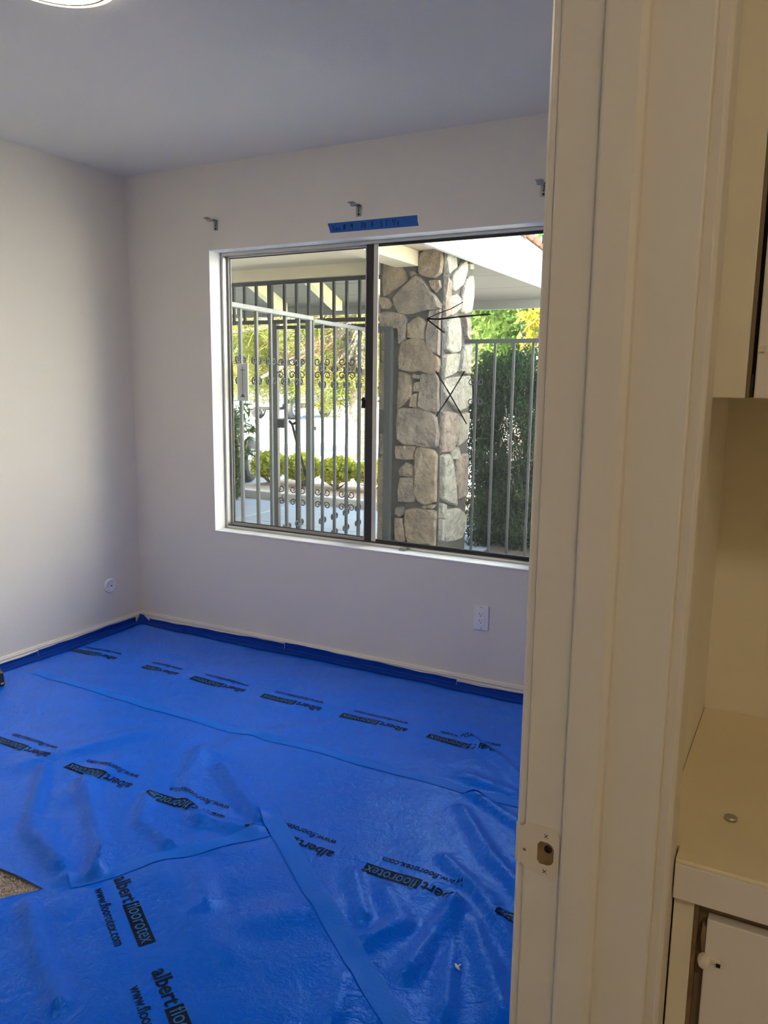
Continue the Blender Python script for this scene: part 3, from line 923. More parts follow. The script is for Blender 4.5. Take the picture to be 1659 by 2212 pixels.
MB().box((3.2702, -2.4040, 1.3695), (3.2722, -2.3905, 1.390)).build('hinge', M['black'], ud)
cap = MB().lathe([(0.0065, 0.9201), (0.0065, 0.9232), (0.0050, 0.9240), (0.0005, 0.9241)], 16, (3.2845, -2.360, 0))
tag(cap.build('furniture_glide', M['chrome']), 'small round metal cap lying on the counter', 'cap')
FRONT_STONES=[[(0.19,2.33),(0.31,2.3),(0.37,2.25),(0.39,2.18),(0.31,2.13),(0.19,2.07),(0.18,2.18)],
 [(0.42,2.25),(0.46,2.25),(0.48,2.23),(0.43,2.21)],
 [(0.51,2.38),(0.59,2.42),(0.69,2.39),(0.69,2.23),(0.64,2.19),(0.57,2.2),(0.5,2.23)],
 [(0.26,2.05),(0.45,2.21),(0.48,2.22),(0.56,2.15),(0.6,2.09),(0.67,2.02),(0.69,1.96),(0.56,1.95),(0.36,1.92),(0.3,1.96)],
 [(0.16,2.06),(0.23,2.05),(0.26,2),(0.24,1.97),(0.17,1.97)],
 [(0.59,2.17),(0.68,2.17),(0.69,2.12),(0.65,2.08),(0.61,2.12)],
 [(0.15,1.93),(0.22,1.95),(0.37,1.92),(0.4,1.87),(0.39,1.73),(0.34,1.69),(0.33,1.81),(0.17,1.82)],
 [(0.41,1.84),(0.5,1.9),(0.57,1.85),(0.56,1.72),(0.41,1.74)],
 [(0.6,1.94),(0.69,1.95),(0.69,1.89),(0.69,1.79),(0.69,1.65),(0.69,1.6),(0.62,1.63),(0.58,1.7),(0.59,1.84)],
 [(0.33,1.66),(0.39,1.72),(0.52,1.73),(0.59,1.68),(0.64,1.61),(0.69,1.56),(0.68,1.47),(0.62,1.45),(0.51,1.48),(0.42,1.47),(0.33,1.49)],
 [(0.33,1.47),(0.45,1.43),(0.46,1.33),(0.45,1.27),(0.34,1.17)],
 [(0.47,1.45),(0.53,1.44),(0.52,1.41),(0.47,1.42)],
 [(0.48,1.38),(0.53,1.39),(0.52,1.31),(0.47,1.31)],
 [(0.54,1.45),(0.66,1.45),(0.69,1.38),(0.69,1.25),(0.69,1.16),(0.62,1.16),(0.51,1.19),(0.52,1.31),(0.53,1.37)],
 [(0.17,1.8),(0.26,1.8),(0.25,1.66),(0.18,1.65)],
 [(0.18,1.64),(0.25,1.64),(0.26,1.54),(0.18,1.55)],
 [(0.17,1.54),(0.26,1.53),(0.25,1.37),(0.24,1.16),(0.16,1.16)],
 [(0.45,1.28),(0.51,1.3),(0.5,1.18),(0.44,1.19)],
 [(0.33,1.16),(0.42,1.17),(0.54,1.17),(0.65,1.13),(0.68,1.07),(0.69,0.88),(0.63,0.87),(0.5,0.88),(0.39,0.88),(0.33,0.92)],
 [(0.32,0.86),(0.5,0.87),(0.48,0.76),(0.33,0.76)],
 [(0.36,0.68),(0.42,0.73),(0.48,0.7),(0.49,0.62),(0.36,0.62)],
 [(0.36,0.6),(0.49,0.61),(0.5,0.41),(0.35,0.4),(0.34,0.48)],
 [(0.51,0.85),(0.63,0.85),(0.69,0.8),(0.69,0.43),(0.65,0.41),(0.57,0.4),(0.5,0.47),(0.5,0.73)],
 [(0.33,0.35),(0.4,0.36),(0.4,0.3),(0.36,0.27),(0.32,0.29)],
 [(0.42,0.33),(0.58,0.36),(0.69,0.34),(0.69,0.27),(0.69,0.18),(0.69,0.05),(0.63,0.07),(0.44,0.06),(0.41,0.19)],
 [(0.33,0.26),(0.39,0.26),(0.41,0.07),(0.33,0.07)],
 [(0.57,0.38),(0.69,0.4),(0.67,0.37),(0.59,0.36)],
 [(0.21,1.1),(0.25,1.11),(0.25,0.96),(0.21,0.97)],
 [(0.17,0.96),(0.24,0.95),(0.25,0.78),(0.17,0.79)],
 [(0.16,0.75),(0.25,0.77),(0.25,0.38),(0.16,0.37)],
 [(0.16,0.36),(0.24,0.36),(0.24,0.06),(0.17,0.05)]]
SIDE_STONES=[[(2.59,2.4),(2.73,2.4),(2.76,2.29),(2.62,2.22),(2.59,2.26)],
 [(2.96,2.37),(2.99,2.3),(2.9,2.17),(2.74,2.1),(2.69,2.13),(2.72,2.23),(2.86,2.33)],
 [(3.01,2.35),(3.11,2.36),(3.11,2.32),(3.02,2.31)],
 [(2.59,2.13),(2.59,2.2),(2.67,2.17),(2.67,2.06),(2.7,1.92),(2.6,1.89),(2.59,1.93),(2.59,2.06)],
 [(2.69,2.06),(2.78,2.09),(2.85,2.06),(2.85,1.99),(2.71,1.91),(2.67,1.96)],
 [(2.97,2.22),(3.12,2.27),(3.16,2.23),(3.17,2.09),(3.14,1.98),(2.89,1.96),(2.9,2.08)],
 [(2.63,1.86),(2.81,1.92),(2.87,1.88),(2.88,1.75),(2.86,1.64),(2.71,1.62),(2.61,1.65),(2.6,1.77)],
 [(2.96,1.92),(3.1,1.92),(3.12,1.82),(3.09,1.74),(3.01,1.77)],
 [(2.59,1.58),(2.66,1.61),(2.89,1.62),(2.87,1.48),(2.6,1.42),(2.59,1.47),(2.59,1.54)],
 [(2.96,1.68),(3.12,1.7),(3.11,1.46),(2.9,1.48),(2.93,1.59)],
 [(2.63,1.41),(2.85,1.43),(3.11,1.44),(3.13,1.22),(2.89,1.15),(2.68,1.24),(2.61,1.32)],
 [(2.59,1.15),(2.82,1.14),(2.9,1.08),(2.86,0.93),(2.76,0.83),(2.59,0.83),(2.59,0.9)],
 [(2.92,1.12),(3.11,1.13),(3.11,0.91),(2.91,0.86),(2.88,0.99)],
 [(2.76,0.83),(2.89,0.85),(2.95,0.79),(2.9,0.75),(2.78,0.76)],
 [(2.59,0.79),(2.74,0.8),(2.82,0.68),(2.92,0.35),(2.69,0.41),(2.61,0.45)],
 [(2.9,0.76),(3.11,0.78),(3.1,0.42),(2.95,0.41),(2.86,0.64)],
 [(2.59,0.41),(2.69,0.39),(2.67,0.28),(2.59,0.29)],
 [(2.69,0.34),(2.95,0.32),(3.1,0.23),(3.03,0.05),(2.76,0.06),(2.68,0.16)],
 [(2.59,0.28),(2.67,0.26),(2.63,0.08),(2.59,0.11)]]

# ------------------------------------------------------------------ outside: ground
G = -0.15
structure('ground_street', MB().box((-90, 6.75, -0.60), (70, 110, G - 0.02)), M['street'], 'bright sunlit street and parking area')
wk = thing('walkway', (0, 0.15, G), 'grey concrete walkway in the shade of the porch', None, None, 'structure')
MB().box((-9, 0.15, -0.5), (9, 5.0, G - 0.03)).build('bedding', M['curb'], wk)
xs = [-9.0, -6.8, -4.55, -2.27, -0.75, 0.75, 2.25, 2.79]
for (y0, y1) in ((0.16, 2.15), (2.16, 3.70), (3.71, 4.99)):
    for xa, xb in zip(xs[:-1], xs[1:]):
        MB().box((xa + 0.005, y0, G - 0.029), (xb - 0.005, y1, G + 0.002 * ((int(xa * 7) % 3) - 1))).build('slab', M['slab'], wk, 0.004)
cu = thing('curb', (0, 5.0, G), 'pale concrete curb between walkway and planting', 'curb')
for i, (xa, xb) in enumerate(((-7.0, -4.8), (-4.79, -2.6), (-2.59, -0.4), (-0.39, 1.8), (1.81, 2.75))):
    MB().box((xa, 5.0, -0.4), (xb, 5.16, -0.045)).build('curb_stone', M['curb'], cu, 0.015)
structure('ground_planter', MB().box((-3.75, 5.16, -0.5), (9, 6.75, -0.11)), M['soil'], 'bare soil of the planting strip')
M['mulch'] = mat('dark_mulch', (0.075, 0.058, 0.045), 0.95, bump=(60, 0.8))
structure('ground_bed', MB().box((0.80, 2.98, -0.40), (2.79, 4.98, -0.125)), M['mulch'], 'dark mulch bed under the cypress')
structure('ground_drive', MB().box((-20, 5.0, -0.5), (-3.75, 6.75, G - 0.01)), M['street'])

# ------------------------------------------------------------------ leaves
def leaf_cloud(name, centers, size, aspect, m, parent=None, kind='stuff', dirs=None, spread=1.0):
    """Many small diamond leaves (two triangles each) as one mesh."""
    n = len(centers)
    if dirs is None:
        a = rng.normal(size=(n, 3))
    else:
        a = dirs + spread * rng.normal(size=(n, 3))
    a /= np.linalg.norm(a, axis=1)[:, None]
    b = np.cross(a, rng.normal(size=(n, 3)))
    b /= np.linalg.norm(b, axis=1)[:, None] + 1e-9
    L = (size * (0.6 + 0.8 * rng.random(n)))[:, None]
    w_ = L * aspect
    nrm = np.cross(a, b)
    v = np.stack([centers - a * L / 2, centers + b * w_ / 2 + nrm * w_ * 0.2, centers + a * L / 2, centers - b * w_ / 2 + nrm * w_ * 0.2], 1).reshape(-1, 3)
    me = bpy.data.meshes.new(name)
    me.vertices.add(4 * n)
    me.vertices.foreach_set('co', v.astype(np.float32).ravel())
    i = np.arange(n) * 4
    tri = np.stack([i, i + 1, i + 2, i, i + 2, i + 3], 1).reshape(-1)
    me.loops.add(6 * n)
    me.loops.foreach_set('vertex_index', tri.astype(np.int32))
    me.polygons.add(2 * n)
    me.polygons.foreach_set('loop_start', (np.arange(2 * n) * 3).astype(np.int32))
    me.update(calc_edges=True)
    me.validate()
    me.materials.append(m)
    o = link(name, me, parent)
    if kind:
        o['kind'] = kind
    return o

def blob(n, c, rad, shell=0.45):
    d = rng.normal(size=(n, 3))
    d /= np.linalg.norm(d, axis=1)[:, None]
    r_ = (shell + (1 - shell) * rng.random(n)) [:, None]
    return np.array(c) + d * r_ * np.array(rad)

def branches(name, base, tips, r0, m, parent):
    b = MB()
    for tp in tips:
        base_v, tip_v = Vector(base), Vector(tp)
        mid = base_v.lerp(tip_v, 0.5) + Vector((random.uniform(-1, 1), random.uniform(-1, 1), random.uniform(-0.3, 0.6))) * (tip_v - base_v).length * 0.10
        b.tube([base_v, base_v.lerp(mid, 0.6), mid, tip_v], [r0, r0 * 0.8, r0 * 0.6, r0 * 0.25], 5)
    return b.build(name, m, parent)

# low boxwood hedge: one shrub after another
for i, (x, zt_, lab) in enumerate(((-3.62, 0.37, 'leftmost low boxwood shrub, beside the white car wheel'), (-3.05, 0.38, 'low boxwood shrub seen through the iron gate'),
                                  (-2.45, 0.36, 'low boxwood shrub right of the gate corner post'), (-1.90, 0.33, 'rightmost low boxwood shrub, below the pine trunk'), (-1.2, 0.33, 'low boxwood shrub hidden behind the window mullion'))):
    s = thing('boxwood_shrub', (x, 6.15, -0.11), lab, 'shrub', 'low boxwood shrubs along the curb')
    pts = np.concatenate([blob(2600, (x, 6.15, 0.17), (0.31, 0.26, zt_ - 0.17), 0.6), blob(900, (x, 6.05, 0.12), (0.27, 0.2, 0.16), 0.3)])
    pts[:, 2] = np.maximum(pts[:, 2], 0.0)
    leaf_cloud('foliage', pts, 0.05, 0.55, M['box_leaf'], s)
    branches('stem', (x, 6.13, -0.11), [(x + random.uniform(-0.3, 0.3), 6.13 + random.uniform(-0.2, 0.15), 0.12 + 0.1 * random.random()) for _ in range(8)], 0.014, M['twig'], s)

# long-leaved shrub at the left edge
s = thing('leafy_shrub', (-3.12, 4.72, G), 'long-leaved green shrub at the left edge of the window', 'shrub')
tips = [(-3.15 + random.uniform(-0.28, 0.22), 4.72 + random.uniform(-0.25, 0.25), random.uniform(0.35, 1.12)) for _ in range(16)]
branches('stem', (-3.2, 4.72, G), tips, 0.012, M['twig'], s)
pts, dirs = [], []
for tp in tips:
    for k in range(110):
        q = random.random() ** 0.7
        pts.append((-3.2 + (tp[0] + 3.2) * q + random.gauss(0, 0.05), 4.72 + (tp[1] - 4.72) * q + random.gauss(0, 0.05), G + (tp[2] - G) * q + random.gauss(0, 0.04)))
        dirs.append((random.gauss(0, 1), random.gauss(0, 1), -0.5))
leaf_cloud('foliage', np.array(pts), 0.16, 0.17, M['oleander'], s, dirs=np.array(dirs), spread=0.4)

# tall dark cypress shrubs behind the right-hand fence
for x, y, rx_, zt_, lab in ((0.58, 3.92, 0.27, 1.66, 'dark cypress shrub close to the stone pillar'), (1.06, 3.85, 0.28, 1.74, 'dark cypress shrub in the middle behind the iron fence'), (1.56, 3.82, 0.28, 1.76, 'dark cypress shrub at the right edge of the window')):
    s = thing('cypress_shrub', (x, y, G), lab, 'shrub', 'dark cypress shrubs behind the fence')
    pts = np.concatenate([blob(3800, (x + random.uniform(-0.1, 0.1), y, G + (zt_ - G) * q), (rx_, 0.35, 0.36), 0.35) for q in (0.08, 0.26, 0.47, 0.68, 0.82)])
    pts = pts[pts[:, 2] > G]
    leaf_cloud('foliage', pts, 0.060, 0.22, M['cypress'], s, dirs=np.tile(np.array([0, 0, 0.8]), (len(pts), 1)), spread=0.7)
    branches('stem', (x, y, G), [(x + random.uniform(-0.25, 0.25), y + random.uniform(-0.15, 0.15), random.uniform(0.8, zt_ - 0.1)) for _ in range(9)], 0.02, M['twig'], s)

# pine with a leaning trunk
pt = thing('pine_tree', (-4.72, 10.6, G - 0.02), 'large pine tree with rough trunk and drooping needles over the street', 'tree')
tr = MB()
tr.tube([(-4.72, 10.6, G - 0.1), (-4.75, 10.6, 0.3), (-4.70, 10.6, 0.9), (-4.62, 10.65, 1.6), (-4.6, 10.7, 2.6), (-4.7, 10.8, 4.2), (-4.8, 10.8, 6.5)], [0.24, 0.20, 0.21, 0.24, 0.22, 0.18, 0.08], 14)
tr.build('trunk', M['bark'], pt)
tips = []
for k in range(34):
    tips.append((random.uniform(-9.6, -3.0), random.uniform(9.4, 12.2), random.uniform(1.05, 3.6)))
tips += [(random.uniform(-5.7, -4.2), random.uniform(9.9, 10.9), random.uniform(0.85, 1.6)) for _ in range(10)]
branches('limb', (-4.62, 10.65, 2.7), tips, 0.05, M['bark'], pt)
P, D, PB, DB = [], [], [], []
for tp in tips + [(random.uniform(-9.8, -3.2), random.uniform(9.6, 12.5), random.uniform(1.1, 4.0)) for _ in range(210)]:
    tp = np.array(tp)
    tp[2] = max(tp[2], 1.05 if tp[0] < -5.8 else 0.9)
    nn = 150
    d = rng.normal(size=(nn, 3))
    d[:, 2] = d[:, 2] * 0.7 - 0.25
    d /= np.linalg.norm(d, axis=1)[:, None]
    c_ = tp + rng.normal(size=(nn, 3)) * np.array([0.16, 0.16, 0.10]) + d * 0.12
    (PB if random.random() < 0.18 else P).append(c_)
    (DB if len(PB) > len(DB) else D).append(d)
leaf_cloud('needles', np.concatenate(P), 0.27, 0.055, M['pine'], pt, dirs=np.concatenate(D), spread=0.15)
leaf_cloud('dry_needles', np.concatenate(PB), 0.25, 0.055, M['pine_brown'], pt, dirs=np.concatenate(DB), spread=0.15)

def tree(name, x, y, z0, zc, rad, n, size, asp, m, label, group=None):
    s = thing(name, (x, y, z0), label, 'tree', group)
    MB().tube([(x, y, z0 - 0.05), (x + 0.05, y, z0 + (zc - z0) * 0.5), (x, y, zc + rad[2] * 0.4)], [0.06 * rad[0] + 0.05, 0.05 * rad[0] + 0.04, 0.03], 8).build('trunk', M['bark'], s)
    subs = [blob(n // 9, (x + random.uniform(-0.6, 0.6) * rad[0], y + random.uniform(-0.6, 0.6) * rad[1], zc + random.uniform(-0.6, 0.6) * rad[2]), (rad[0] * 0.5, rad[1] * 0.5, rad[2] * 0.5), 0.3) for _ in range(9)]
    leaf_cloud('crown', np.concatenate(subs), size, asp, m, s)
    return s
tree('leafy_tree', -0.9, 9.3, -0.17, 2.5, (1.5, 1.2, 1.1), 7000, 0.16, 0.4, M['green_tree'], 'sunlit green tree above the fence right of the pillar')
tree('leafy_tree', -1.3, 15.2, -0.17, 2.2, (2.6, 1.6, 1.9), 8000, 0.20, 0.4, M['green_tree'], 'broad green tree further behind the stone pillar')
tree('leafy_tree', 1.6, 12.0, -0.17, 2.4, (1.8, 1.6, 1.9), 7000, 0.20, 0.4, M['green_tree'], 'green tree beyond the right end of the fence')
tree('yellow_tree', 0.30, 6.35, -0.11, 2.02, (0.34, 0.3, 0.34), 300, 0.17, 0.24, M['yellow_tree'], 'small yellow-leaved tree above the fence rail')
for i, (x, y, r_) in enumerate(((-41, 52, 5.6), (-29, 54, 5.6), (-17, 53, 5.6), (-5, 52, 5.6), (7, 53, 5.6), (-53, 52, 5.6))):
    tree('distant_tree', x, y, G, 3.4, (r_, 5, 3.6), 5200, 0.85, 0.5, M['far_tree'], 'distant green tree at the end of the street', 'distant trees along the street')

# ------------------------------------------------------------------ porch roof
pr = thing('porch_roof', (0.7, 2.9, 2.3), 'porch roof with cream beams, exposed rafters and white fascia', None, None, 'structure')
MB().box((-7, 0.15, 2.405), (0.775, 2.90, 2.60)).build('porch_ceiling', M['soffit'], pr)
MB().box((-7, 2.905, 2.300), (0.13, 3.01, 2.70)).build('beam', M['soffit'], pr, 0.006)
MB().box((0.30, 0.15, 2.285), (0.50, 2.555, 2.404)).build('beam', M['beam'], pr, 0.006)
RS = 0.41
def rz(y):
    return 2.18 + RS * (5.12 - y)
sh = MB()
for k in range(9):
    ya, yb = 3.02 + k * 0.245, 3.02 + (k + 1) * 0.245 - 0.004
    sh = MB().prism([(ya, rz(ya) + 0.150), (yb, rz(yb) + 0.150), (yb, rz(yb) + 0.172), (ya, rz(ya) + 0.172)], 'x', -7, 0.775)
    sh.build('roof_board', M['sheathing'], pr)
MB().prism([(2.9, rz(2.9) + 0.176), (5.24, rz(5.24) + 0.176), (5.24, rz(5.24) + 0.20), (2.9, rz(2.9) + 0.20)], 'x', -7, 0.775).build('roof_deck', M['tile'], pr)
MB().box((-7, 0.15, 2.62), (0.775, 3.0, 3.2)).build('roof_fill', M['stucco'], pr)
for i in range(7):
    xr = -5.76 + 0.80 * i - 0.04
    if -0.35 < xr:
        continue
    ya, yb = 3.02, 5.10
    MB().prism([(ya, rz(ya)), (yb - 0.10, rz(yb - 0.10)), (yb, rz(yb) + 0.04), (yb, rz(yb) + 0.148), (ya, rz(ya) + 0.148)], 'x', xr - 0.045, xr + 0.045).build('rafter', M['rafter'], pr, 0.003)
MB().box((-7, 5.215, 2.190), (0.775, 5.24, 2.33)).build('eave_board', M['sheathing'], pr, 0.003)
fa = MB()
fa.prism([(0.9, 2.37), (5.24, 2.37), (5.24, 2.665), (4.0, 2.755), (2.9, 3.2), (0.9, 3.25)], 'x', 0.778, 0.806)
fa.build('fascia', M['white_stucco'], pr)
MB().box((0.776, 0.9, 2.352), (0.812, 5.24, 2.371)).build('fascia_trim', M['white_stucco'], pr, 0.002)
tl = None
for k in range(10):
    ya = 2.95 + k * 0.232
    zz = (2.755 + 0.072 * (4.0 - ya)) if ya > 4 else (2.755 + 0.40 * (4.0 - ya))
    dz = -0.0167 if ya > 3.95 else -0.093
    t_ = MB()
    n_ = 8
    va = [(0.70 + 0.10 * math.cos(math.pi * i / n_) + 0.04, ya, zz + 0.115 * math.sin(math.pi * i / n_)) for i in range(n_ + 1)]
    vb = [(x_, ya + 0.245, z_ + dz + 0.010) for x_, _, z_ in va]
    ci = [(0.74 + 0.85 * (x_ - 0.74), y__, z_ - 0.012) for x_, y__, z_ in va]
    cj = [(0.74 + 0.85 * (x_ - 0.74), y__, z_ - 0.012) for x_, y__, z_ in vb]
    m_ = n_ + 1
    allv = va + vb + ci + cj
    ff = []
    for i in range(n_):
        ff += [(i, i + 1, m_ + i + 1, m_ + i), (2 * m_ + i, 2 * m_ + i + 1, 3 * m_ + i + 1, 3 * m_ + i), (i, i + 1, 2 * m_ + i + 1, 2 * m_ + i), (m_ + i, m_ + i + 1, 3 * m_ + i + 1, 3 * m_ + i)]
    ff += [(0, m_, 3 * m_, 2 * m_), (n_, m_ + n_, 3 * m_ + n_, 2 * m_ + n_)]
    if tl is None:
        pass
    MB().add(allv, ff, True).build('roof_tile', M['tile'], pr)
# house roof and side wall, plus added unseen walls that shade and bounce daylight
structure('wall_shade', MB().box((-8.0, -5.4, 2.60), (-1.0, 0.15, 8.5)), M['stucco'], 'unseen upper storey added to shade the stone pillar')  # added block that keeps the sun off the pillar
structure('roof_house', MB().box((-1.0, -5.4, 2.60), (6.0, 0.45, 2.78)), M['stucco'])
structure('wall_side', MB().box((-8.0, 0.0, -0.2), (-0.12, 0.15, 2.60)), M['stucco'])
structure('wall_bounce', MB().box((2.8, 2.15, -0.2), (7.0, 9.5, 5.2)), M['bounce_wall'], 'unseen white wall added to bounce sunlight through the window')  # added out of view as a daylight reflector for the room

# ------------------------------------------------------------------ stone pillar
pil = thing('stone_pillar', (0.42, 2.87, G), 'fieldstone pillar with dark mortar holding up the porch', 'pillar')
MB().box((0.14, 2.580, G), (0.705, 3.165, 2.60)).build('core', M['mortar'], pil)
def stone(poly, face, i):
    c_ = np.mean(poly, 0)
    poly = np.array(poly)
    # refine the outline a little and make it uneven
    out = []
    for k in range(len(poly)):
        p, q = poly[k], poly[(k + 1) % len(poly)]
        out.append(p)
        if np.hypot(*(q - p)) > 0.06:
            m_ = (p + q) / 2
            out.append(m_ + (m_ - c_) * 0.05 + rng.normal(size=2) * 0.004)
    out = np.array(out)
    n = len(out)
    depth = 0.030 + 0.014 * random.random()
    rings = [(1.03, -0.004), (1.01, depth * 0.72), (0.95, depth * 1.0)]
    tilt = rng.normal(size=2) * 0.05
    v, f = [], []
    for sc, dp in rings:
        for p in out:
            q = c_ + (p - c_) * sc
            dd = dp + (tilt @ (q - c_) + rng.normal() * 0.0025 if dp > 0.02 else 0)
            v.append((q[0], 2.578 - dd, q[1]) if face == 'front' else (0.703 + dd, q[0], q[1]))
    for r_ in range(2):
        for k in range(n):
            f.append((r_ * n + k, r_ * n + (k + 1) % n, (r_ + 1) * n + (k + 1) % n, (r_ + 1) * n + k))
    f.append(tuple(range(2 * n, 3 * n)))
    m_ = M[('stone1', 'stone2', 'stone1', 'stone2', 'stone1')[i % 5]] if face == 'front' else M[('stone3', 'stone3', 'stone3', 'stone2')[i % 4]]  # paler stone on the side face puts its sky light into the colour
    mb = MB().add(v, f, False)
    for k in range(len(mb.smooth)):
        mb.smooth[k] = False
    o = mb.build('stone', m_, pil)
for i, p in enumerate(FRONT_STONES):
    stone(p, 'front', i)
for i, p in enumerate(SIDE_STONES):
    stone(p, 'side', i)

# ------------------------------------------------------------------ ironwork
def spiral(cx, cz, r0, turns, start, sgn, n=16):
    """A flat scroll from the outside in, in the (u, z) plane."""
    return [(cx + sgn * r0 * (1 - 0.62 * i / n) * math.cos(start + 2 * math.pi * turns * i / n), cz + r0 * (1 - 0.62 * i / n) * math.sin(start + 2 * math.pi * turns * i / n)) for i in range(n + 1)]
def scroll_pair(z1, z0, r, gap):
    """Two C-scrolls back to back on a bar: curls at z1 (top) and z0 (bottom). Returns paths in (u, z)."""
    ps = []
    for sgn in (-1, 1):
        cx = sgn * (gap + r)
        topc = spiral(cx, z1 - r, r, 1.15, math.pi, sgn)          # starts on the bar side
        botc = spiral(cx, z0 + r, r, -1.15, math.pi, sgn)
        ps.append(topc[::-1] + botc)
    return ps
def put(u, z, origin, d, off=0.0):
    return (origin[0] + d[0] * u - d[1] * off, origin[1] + d[1] * u + d[0] * off, z)
def bar_box(u0, u1, z0, z1, origin, d, th):
    mb = MB()
    v = []
    for z in (z0, z1):
        for (u, o) in ((u0, -th / 2), (u1, -th / 2), (u1, th / 2), (u0, th / 2)):
            v.append(put(u, z, origin, d, o))
    return mb.add(v, [(0, 3, 2, 1), (4, 5, 6, 7), (0, 1, 5, 4), (1, 2, 6, 5), (2, 3, 7, 6), (3, 0, 4, 7)])
def scroll_part(u, z1, z0, r, gap, origin, d, m, parent, wire=0.0045, flat=1.0):
    mb = MB()
    for ps in scroll_pair(z1, z0, r, gap):
        mb.tube([put(u + q, z, origin, d) for q, z in ps], wire, 5, flat=flat)
    return mb.build('scroll', m, parent)

A0 = (0.41, 0.31)
AD = Vector((0.15 - 0.41, 2.57 - 0.31)).normalized()
sf = thing('iron_fence', (0.41, 0.31, G), 'grey iron fence running from the window wall to the corner post', 'fence')
bar_box(-0.12, 1.026, 1.785, 1.812, A0, AD, 0.045).build('top_rail', M['iron_rail'], sf, 0.002)
bar_box(-0.12, 1.026, 0.02, 0.05, A0, AD, 0.03).build('bottom_rail', M['iron_light'], sf, 0.002)
for u in (-0.02, 0.143, 0.32, 0.487, 0.676, 0.855):
    bar_box(u - 0.009, u + 0.009, 0.0502, 1.7848, A0, AD, 0.018).build('bar', M['iron_light'], sf)
    scroll_part(u, 1.525, 1.352, 0.024, 0.010, A0, AD, M['iron'], sf, 0.006)
    scroll_part(u, 0.455, 0.280, 0.024, 0.010, A0, AD, M['iron'], sf, 0.006)
bar_box(0.985, 1.020, G, 1.7848, A0, AD, 0.035).build('post', M['iron_light'], sf, 0.002)
sg = thing('iron_gate', (0.29, 1.38, G), 'grey iron side gate between the corner post and the stone pillar', 'gate')
bar_box(1.048, 2.235, 1.772, 1.798, A0, AD, 0.040).build('top_rail', M['iron_rail'], sg, 0.002)
bar_box(1.048, 2.235, 0.02, 0.05, A0, AD, 0.03).build('bottom_rail', M['iron_light'], sg, 0.002)
bar_box(1.030, 1.046, G + 0.02, 1.80, A0, AD, 0.04).build('stile', M['iron_light'], sg, 0.002)
for u in (1.21, 1.41, 1.62, 1.85, 2.06):
    bar_box(u - 0.009, u + 0.009, 0.0502, 1.7718, A0, AD, 0.018).build('bar', M['iron_light'], sg)
    scroll_part(u, 1.498, 1.332, 0.024, 0.010, A0, AD, M['iron'], sg, 0.006)
    scroll_part(u, 0.415, 0.240, 0.024, 0.010, A0, AD, M['iron'], sg, 0.006)
MB().box((0.140, 2.482, 1.795), (0.300, 2.512, 1.825)).build('end_rail', M['iron'], sg, 0.002)
MB().box((0.245, 2.470, G), (0.305, 2.520, 1.795)).build('end_post', M['iron'], sg, 0.003)

FO, FD = (0.0, 2.955), (1.0, 0.0)
tm = thing('iron_transom', (-0.9, 2.955, 1.9), 'dark iron transom of short bars under the porch beam', 'transom')
bar_box(-3.2, 0.12, 2.262, 2.297, FO, FD, 0.035).build('top_rail', M['iron'], tm, 0.002)
bar_box(-3.2, 0.12, 1.908, 1.944, FO, FD, 0.035).build('bottom_rail', M['iron'], tm, 0.002)
bar_box(-1.262, -1.212, 1.9442, 2.2618, FO, FD, 0.035).build('post', M['iron'], tm, 0.002)
for u in (-1.93, -1.80, -1.667, -1.539, -1.399, -1.075, -0.940, -0.807, -0.668, -0.535, -0.401, -0.268, -0.134):
    bar_box(u - 0.012, u + 0.012, 1.9442, 2.2618, FO, FD, 0.022).build('bar', M['iron'], tm)
eg = thing('entry_gate', (-1.0, 2.955, G), 'dark iron entry gate with lock plate and closer arm', 'gate')
bar_box(-1.212, -1.155, G + 0.02, 1.9070, FO, FD, 0.04).build('stile', M['iron_light'], eg, 0.002)
bar_box(-0.826, -0.778, G + 0.02, 1.9070, FO, FD, 0.04).build('stile', M['iron'], eg, 0.002)
bar_box(-1.155, -0.826, 1.858, 1.888, FO, FD, 0.03).build('top_rail', M['iron'], eg, 0.002)
bar_box(-1.155, -0.826, -0.09, -0.06, FO, FD, 0.03).build('bottom_rail', M['iron'], eg, 0.002)
for u, hw in ((-1.068, 0.011), (-0.940, 0.016)):
    bar_box(u - hw, u + hw, -0.0598, 1.8578, FO, FD, 0.022).build('bar', M['iron'], eg)
for u in (-1.183, -0.940):
    scroll_part(u, 1.595, 1.400, 0.036, 0.018, FO, FD, M['iron'], eg, 0.005)
    scroll_part(u, 0.390, 0.195, 0.036, 0.018, FO, FD, M['iron'], eg, 0.005)
tag(bar_box(-1.155, -1.0795, 0.940, 1.020, FO, FD, 0.05).build('lock_plate', M['iron'], eg, 0.003), 'square dark lock plate')
cl = MB()
cl.tube([(-1.01, 2.925, 1.01), (-0.98, 2.92, 0.985), (-0.955, 2.92, 0.985), (-0.905, 2.925, 1.015)], 0.014, 6)
cl.tube([(-0.975, 2.92, 0.985), (-0.92, 2.92, 0.80), (-0.86, 2.92, 0.62), (-0.826, 2.93, 0.50)], 0.013, 6)
cl.box((-0.845, 2.915, 0.40), (-0.815, 2.934, 0.46))
tag(cl.build('closer_arm', M['iron'], eg), 'forked closer arm')
bar_box(-0.7775, -0.735, 0.93, 0.965, FO, FD, 0.03).build('keeper', M['iron'], eg, 0.002)
ef = thing('iron_fence', (-0.4, 2.955, G), 'dark iron fence panel between the entry gate and the pillar', 'fence')
bar_box(-0.777, 0.13, 1.858, 1.888, FO, FD, 0.03).build('top_rail', M['iron'], ef, 0.002)
bar_box(-0.777, 0.13, -0.09, -0.06, FO, FD, 0.03).build('bottom_rail', M['iron'], ef, 0.002)
